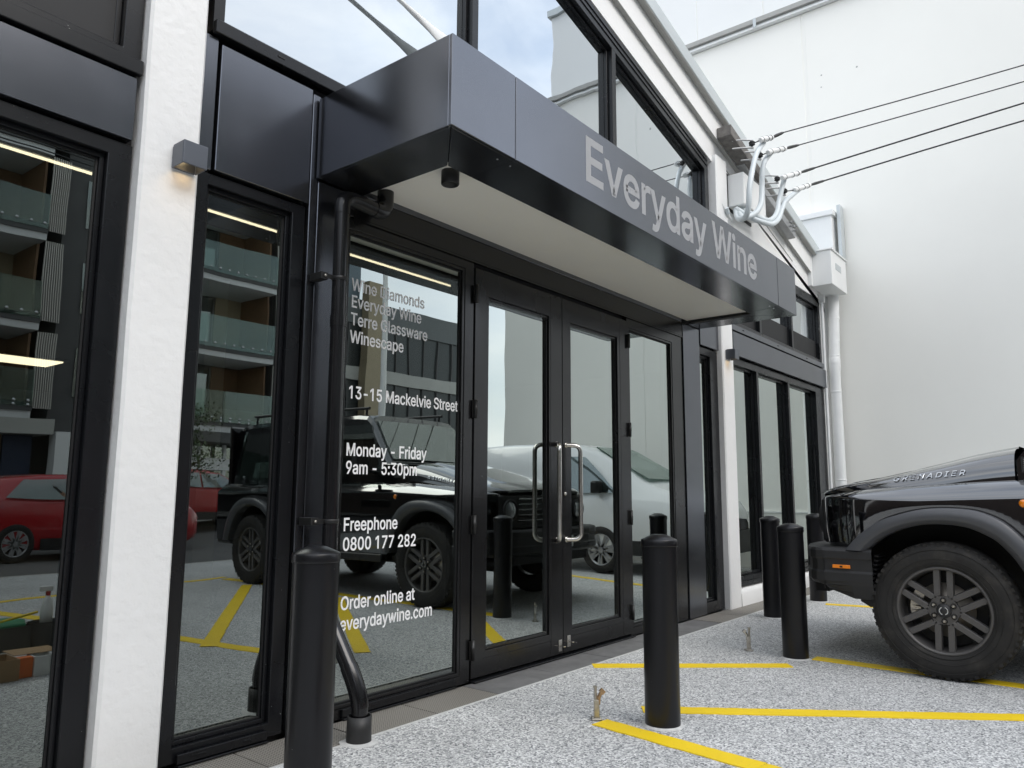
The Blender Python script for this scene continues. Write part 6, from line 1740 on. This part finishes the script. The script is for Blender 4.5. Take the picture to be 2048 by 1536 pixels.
# ================================================================ passer-by holding a phone (seen mirrored in the left window)
SKIN = mat('skin', (0.42, 0.24, 0.16), 0.55)
HAIR = mat('dark_hair', (0.02, 0.015, 0.01), 0.5)
CLOTH = mat('dark_clothes', (0.02, 0.021, 0.025), 0.8, var=0.1)
pr = thing('person', 'standing person in dark clothes holding a phone forward in one hand', 'person', (4.02, -6.3, 0))
px, py = 4.02, -6.3
def skin_mesh(name, verts, edges, radii, m, root=0, sub=2):
    me = bpy.data.meshes.new(name); me.from_pydata(verts, edges, []); me.materials.append(m)
    o = bpy.data.objects.new(name, me); COL.objects.link(o)
    md = o.modifiers.new('skin', 'SKIN'); md.use_smooth_shade = True
    for i, r in enumerate(radii):
        r = r if isinstance(r, tuple) else (r, r)
        me.skin_vertices[0].data[i].radius = r
    me.skin_vertices[0].data[root].use_root = True
    sm = o.modifiers.new('sub', 'SUBSURF'); sm.levels = sub; sm.render_levels = sub
    o.parent = pr; o.matrix_parent_inverse = Matrix.Translation(-ORG[pr.name])
    return o
# facing -X: forward is -x
def Q(f, s, z): return (px - f, py + s, z)
V = [Q(0, 0, 0.90), Q(0.0, 0, 1.08), Q(0.01, 0, 1.25), Q(0.0, 0, 1.36), Q(0.01, 0, 1.42), Q(0.02, 0, 1.47),      # pelvis..neck
     Q(0.0, 0.09, 0.86), Q(0.02, 0.095, 0.47), Q(-0.01, 0.10, 0.08), Q(0.10, 0.11, 0.035), Q(0.19, 0.115, 0.025),
     Q(0.0, -0.09, 0.86), Q(0.0, -0.095, 0.47), Q(-0.03, -0.10, 0.08), Q(0.08, -0.11, 0.035), Q(0.17, -0.115, 0.025),
     Q(0.0, 0.17, 1.34), Q(-0.03, 0.21, 1.09), Q(0.16, 0.20, 0.97),
     Q(0.0, -0.17, 1.34), Q(-0.02, -0.215, 1.08), Q(0.05, -0.22, 0.86)]
E = [(0, 1), (1, 2), (2, 3), (3, 4), (4, 5), (0, 6), (6, 7), (7, 8), (8, 9), (9, 10), (0, 11), (11, 12), (12, 13), (13, 14), (14, 15), (3, 16), (16, 17), (17, 18), (3, 19), (19, 20), (20, 21)]
R_ = [(0.12, 0.15), (0.11, 0.13), (0.12, 0.15), (0.08, 0.10), 0.052, 0.05, 0.09, 0.062, 0.045, 0.04, 0.032, 0.09, 0.062, 0.045, 0.04, 0.032, 0.062, 0.047, 0.04, 0.062, 0.047, 0.036]
skin_mesh('body', V, E, R_, CLOTH)
# forearm and hands
V = [Q(0.15, 0.20, 0.975), Q(0.27, 0.175, 1.035), Q(0.31, 0.168, 1.05)]
skin_mesh('forearm', V, [(0, 1), (1, 2)], [0.038, 0.026, 0.030], SKIN)
for k in range(4):
    b_ = Q(0.32, 0.150 + 0.018 * k, 1.052)
    skin_mesh('finger', [b_, Q(0.365, 0.148 + 0.018 * k, 1.075 - 0.004 * k), Q(0.375, 0.15 + 0.017 * k, 1.105 - 0.006 * k)], [(0, 1), (1, 2)], [0.0095, 0.0088, 0.0075], SKIN, sub=1)
skin_mesh('thumb', [Q(0.30, 0.145, 1.055), Q(0.33, 0.132, 1.085), Q(0.355, 0.130, 1.105)], [(0, 1), (1, 2)], [0.011, 0.010, 0.008], SKIN, sub=1)
skin_mesh('hand', [Q(0.05, -0.22, 0.85), Q(0.06, -0.22, 0.79), Q(0.07, -0.215, 0.75)], [(0, 1), (1, 2)], [0.028, 0.032, 0.026], SKIN)
for k in range(4):
    skin_mesh('finger', [Q(0.05 + 0.018 * k, -0.215, 0.76), Q(0.055 + 0.018 * k, -0.205, 0.715), Q(0.055 + 0.018 * k, -0.19, 0.69)], [(0, 1), (1, 2)], [0.0095, 0.0085, 0.007], SKIN, sub=1)
ph = MB().obox(Q(0.40, 0.17, 1.115), (-0.72, 0, 0.69), (0, 1, 0), (0.69, 0, 0.72), 0.075, 0.036, 0.004).build('phone', M['black'], None, bevel=0.003)
tag(ph, 'dark smartphone held out in the hand of the standing person', 'phone')
# head with face and hair
hd = MB()
rows = []
for i in range(15):
    t = i / 14; z = 1.445 + 0.225 * t
    w = math.sin(math.pi * min(1, t * 0.94 + 0.06)) ** 0.55
    dpt = 0.095 * w * (0.86 + 0.14 * t); wd_ = 0.072 * w
    r = []
    for k in range(20):
        a = 2 * math.pi * k / 20
        f = math.cos(a) * dpt + 0.012; s = math.sin(a) * wd_
        if math.cos(a) > 0.93 and 0.28 < t < 0.50: f += 0.018 * (1 - abs(t - 0.36) * 5)
        if math.cos(a) > 0.85 and 0.46 < t < 0.56: f -= 0.007
        if math.cos(a) > 0.9 and 0.18 < t < 0.26: f += 0.004
        r.append(Q(f, s, z))
    rows.append(r)
hd.grid(rows, closed=True)
head = hd.build('head', SKIN, pr)
for s in (-1, 1):
    MB().lathe([(0.0, 0.006), (0.011, 0.0), (0.0, -0.006)], Q(0.094, s * 0.030, 1.565), 'x', 12).build('eye', M['white'], head)
    MB().lathe([(0.0, 0.010), (0.024, 0.006), (0.020, -0.004), (0.0, -0.008)], Q(0.01, s * 0.072, 1.553), 'y', 14).build('ear', SKIN, head)
MB().obox(Q(0.098, 0, 1.492), (0, 1, 0), (1, 0, 0), (0, 0, 1), 0.024, 0.004, 0.005).build('mouth', mat('lips', (0.3, 0.1, 0.08), 0.5), head, bevel=0.002)
hr = MB(); rows = []
for i in range(11):
    t = i / 10; z = 1.55 + 0.135 * t
    w = math.cos(t * math.pi / 2) ** 0.5 if t < 1 else 0.03
    rows.append([Q(math.cos(a) * 0.112 * w - 0.012 - (0.03 if math.cos(a) > 0.5 and t < 0.45 else 0), math.sin(a) * 0.088 * w, z + (0.02 if math.cos(a) > 0.5 and t < 0.3 else 0) - (0.05 * (1 - t) if math.cos(a) < 0 else 0)) for a in [2 * math.pi * k / 24 for k in range(24)]])
hr.grid(rows, closed=True).build('hair', HAIR, head)
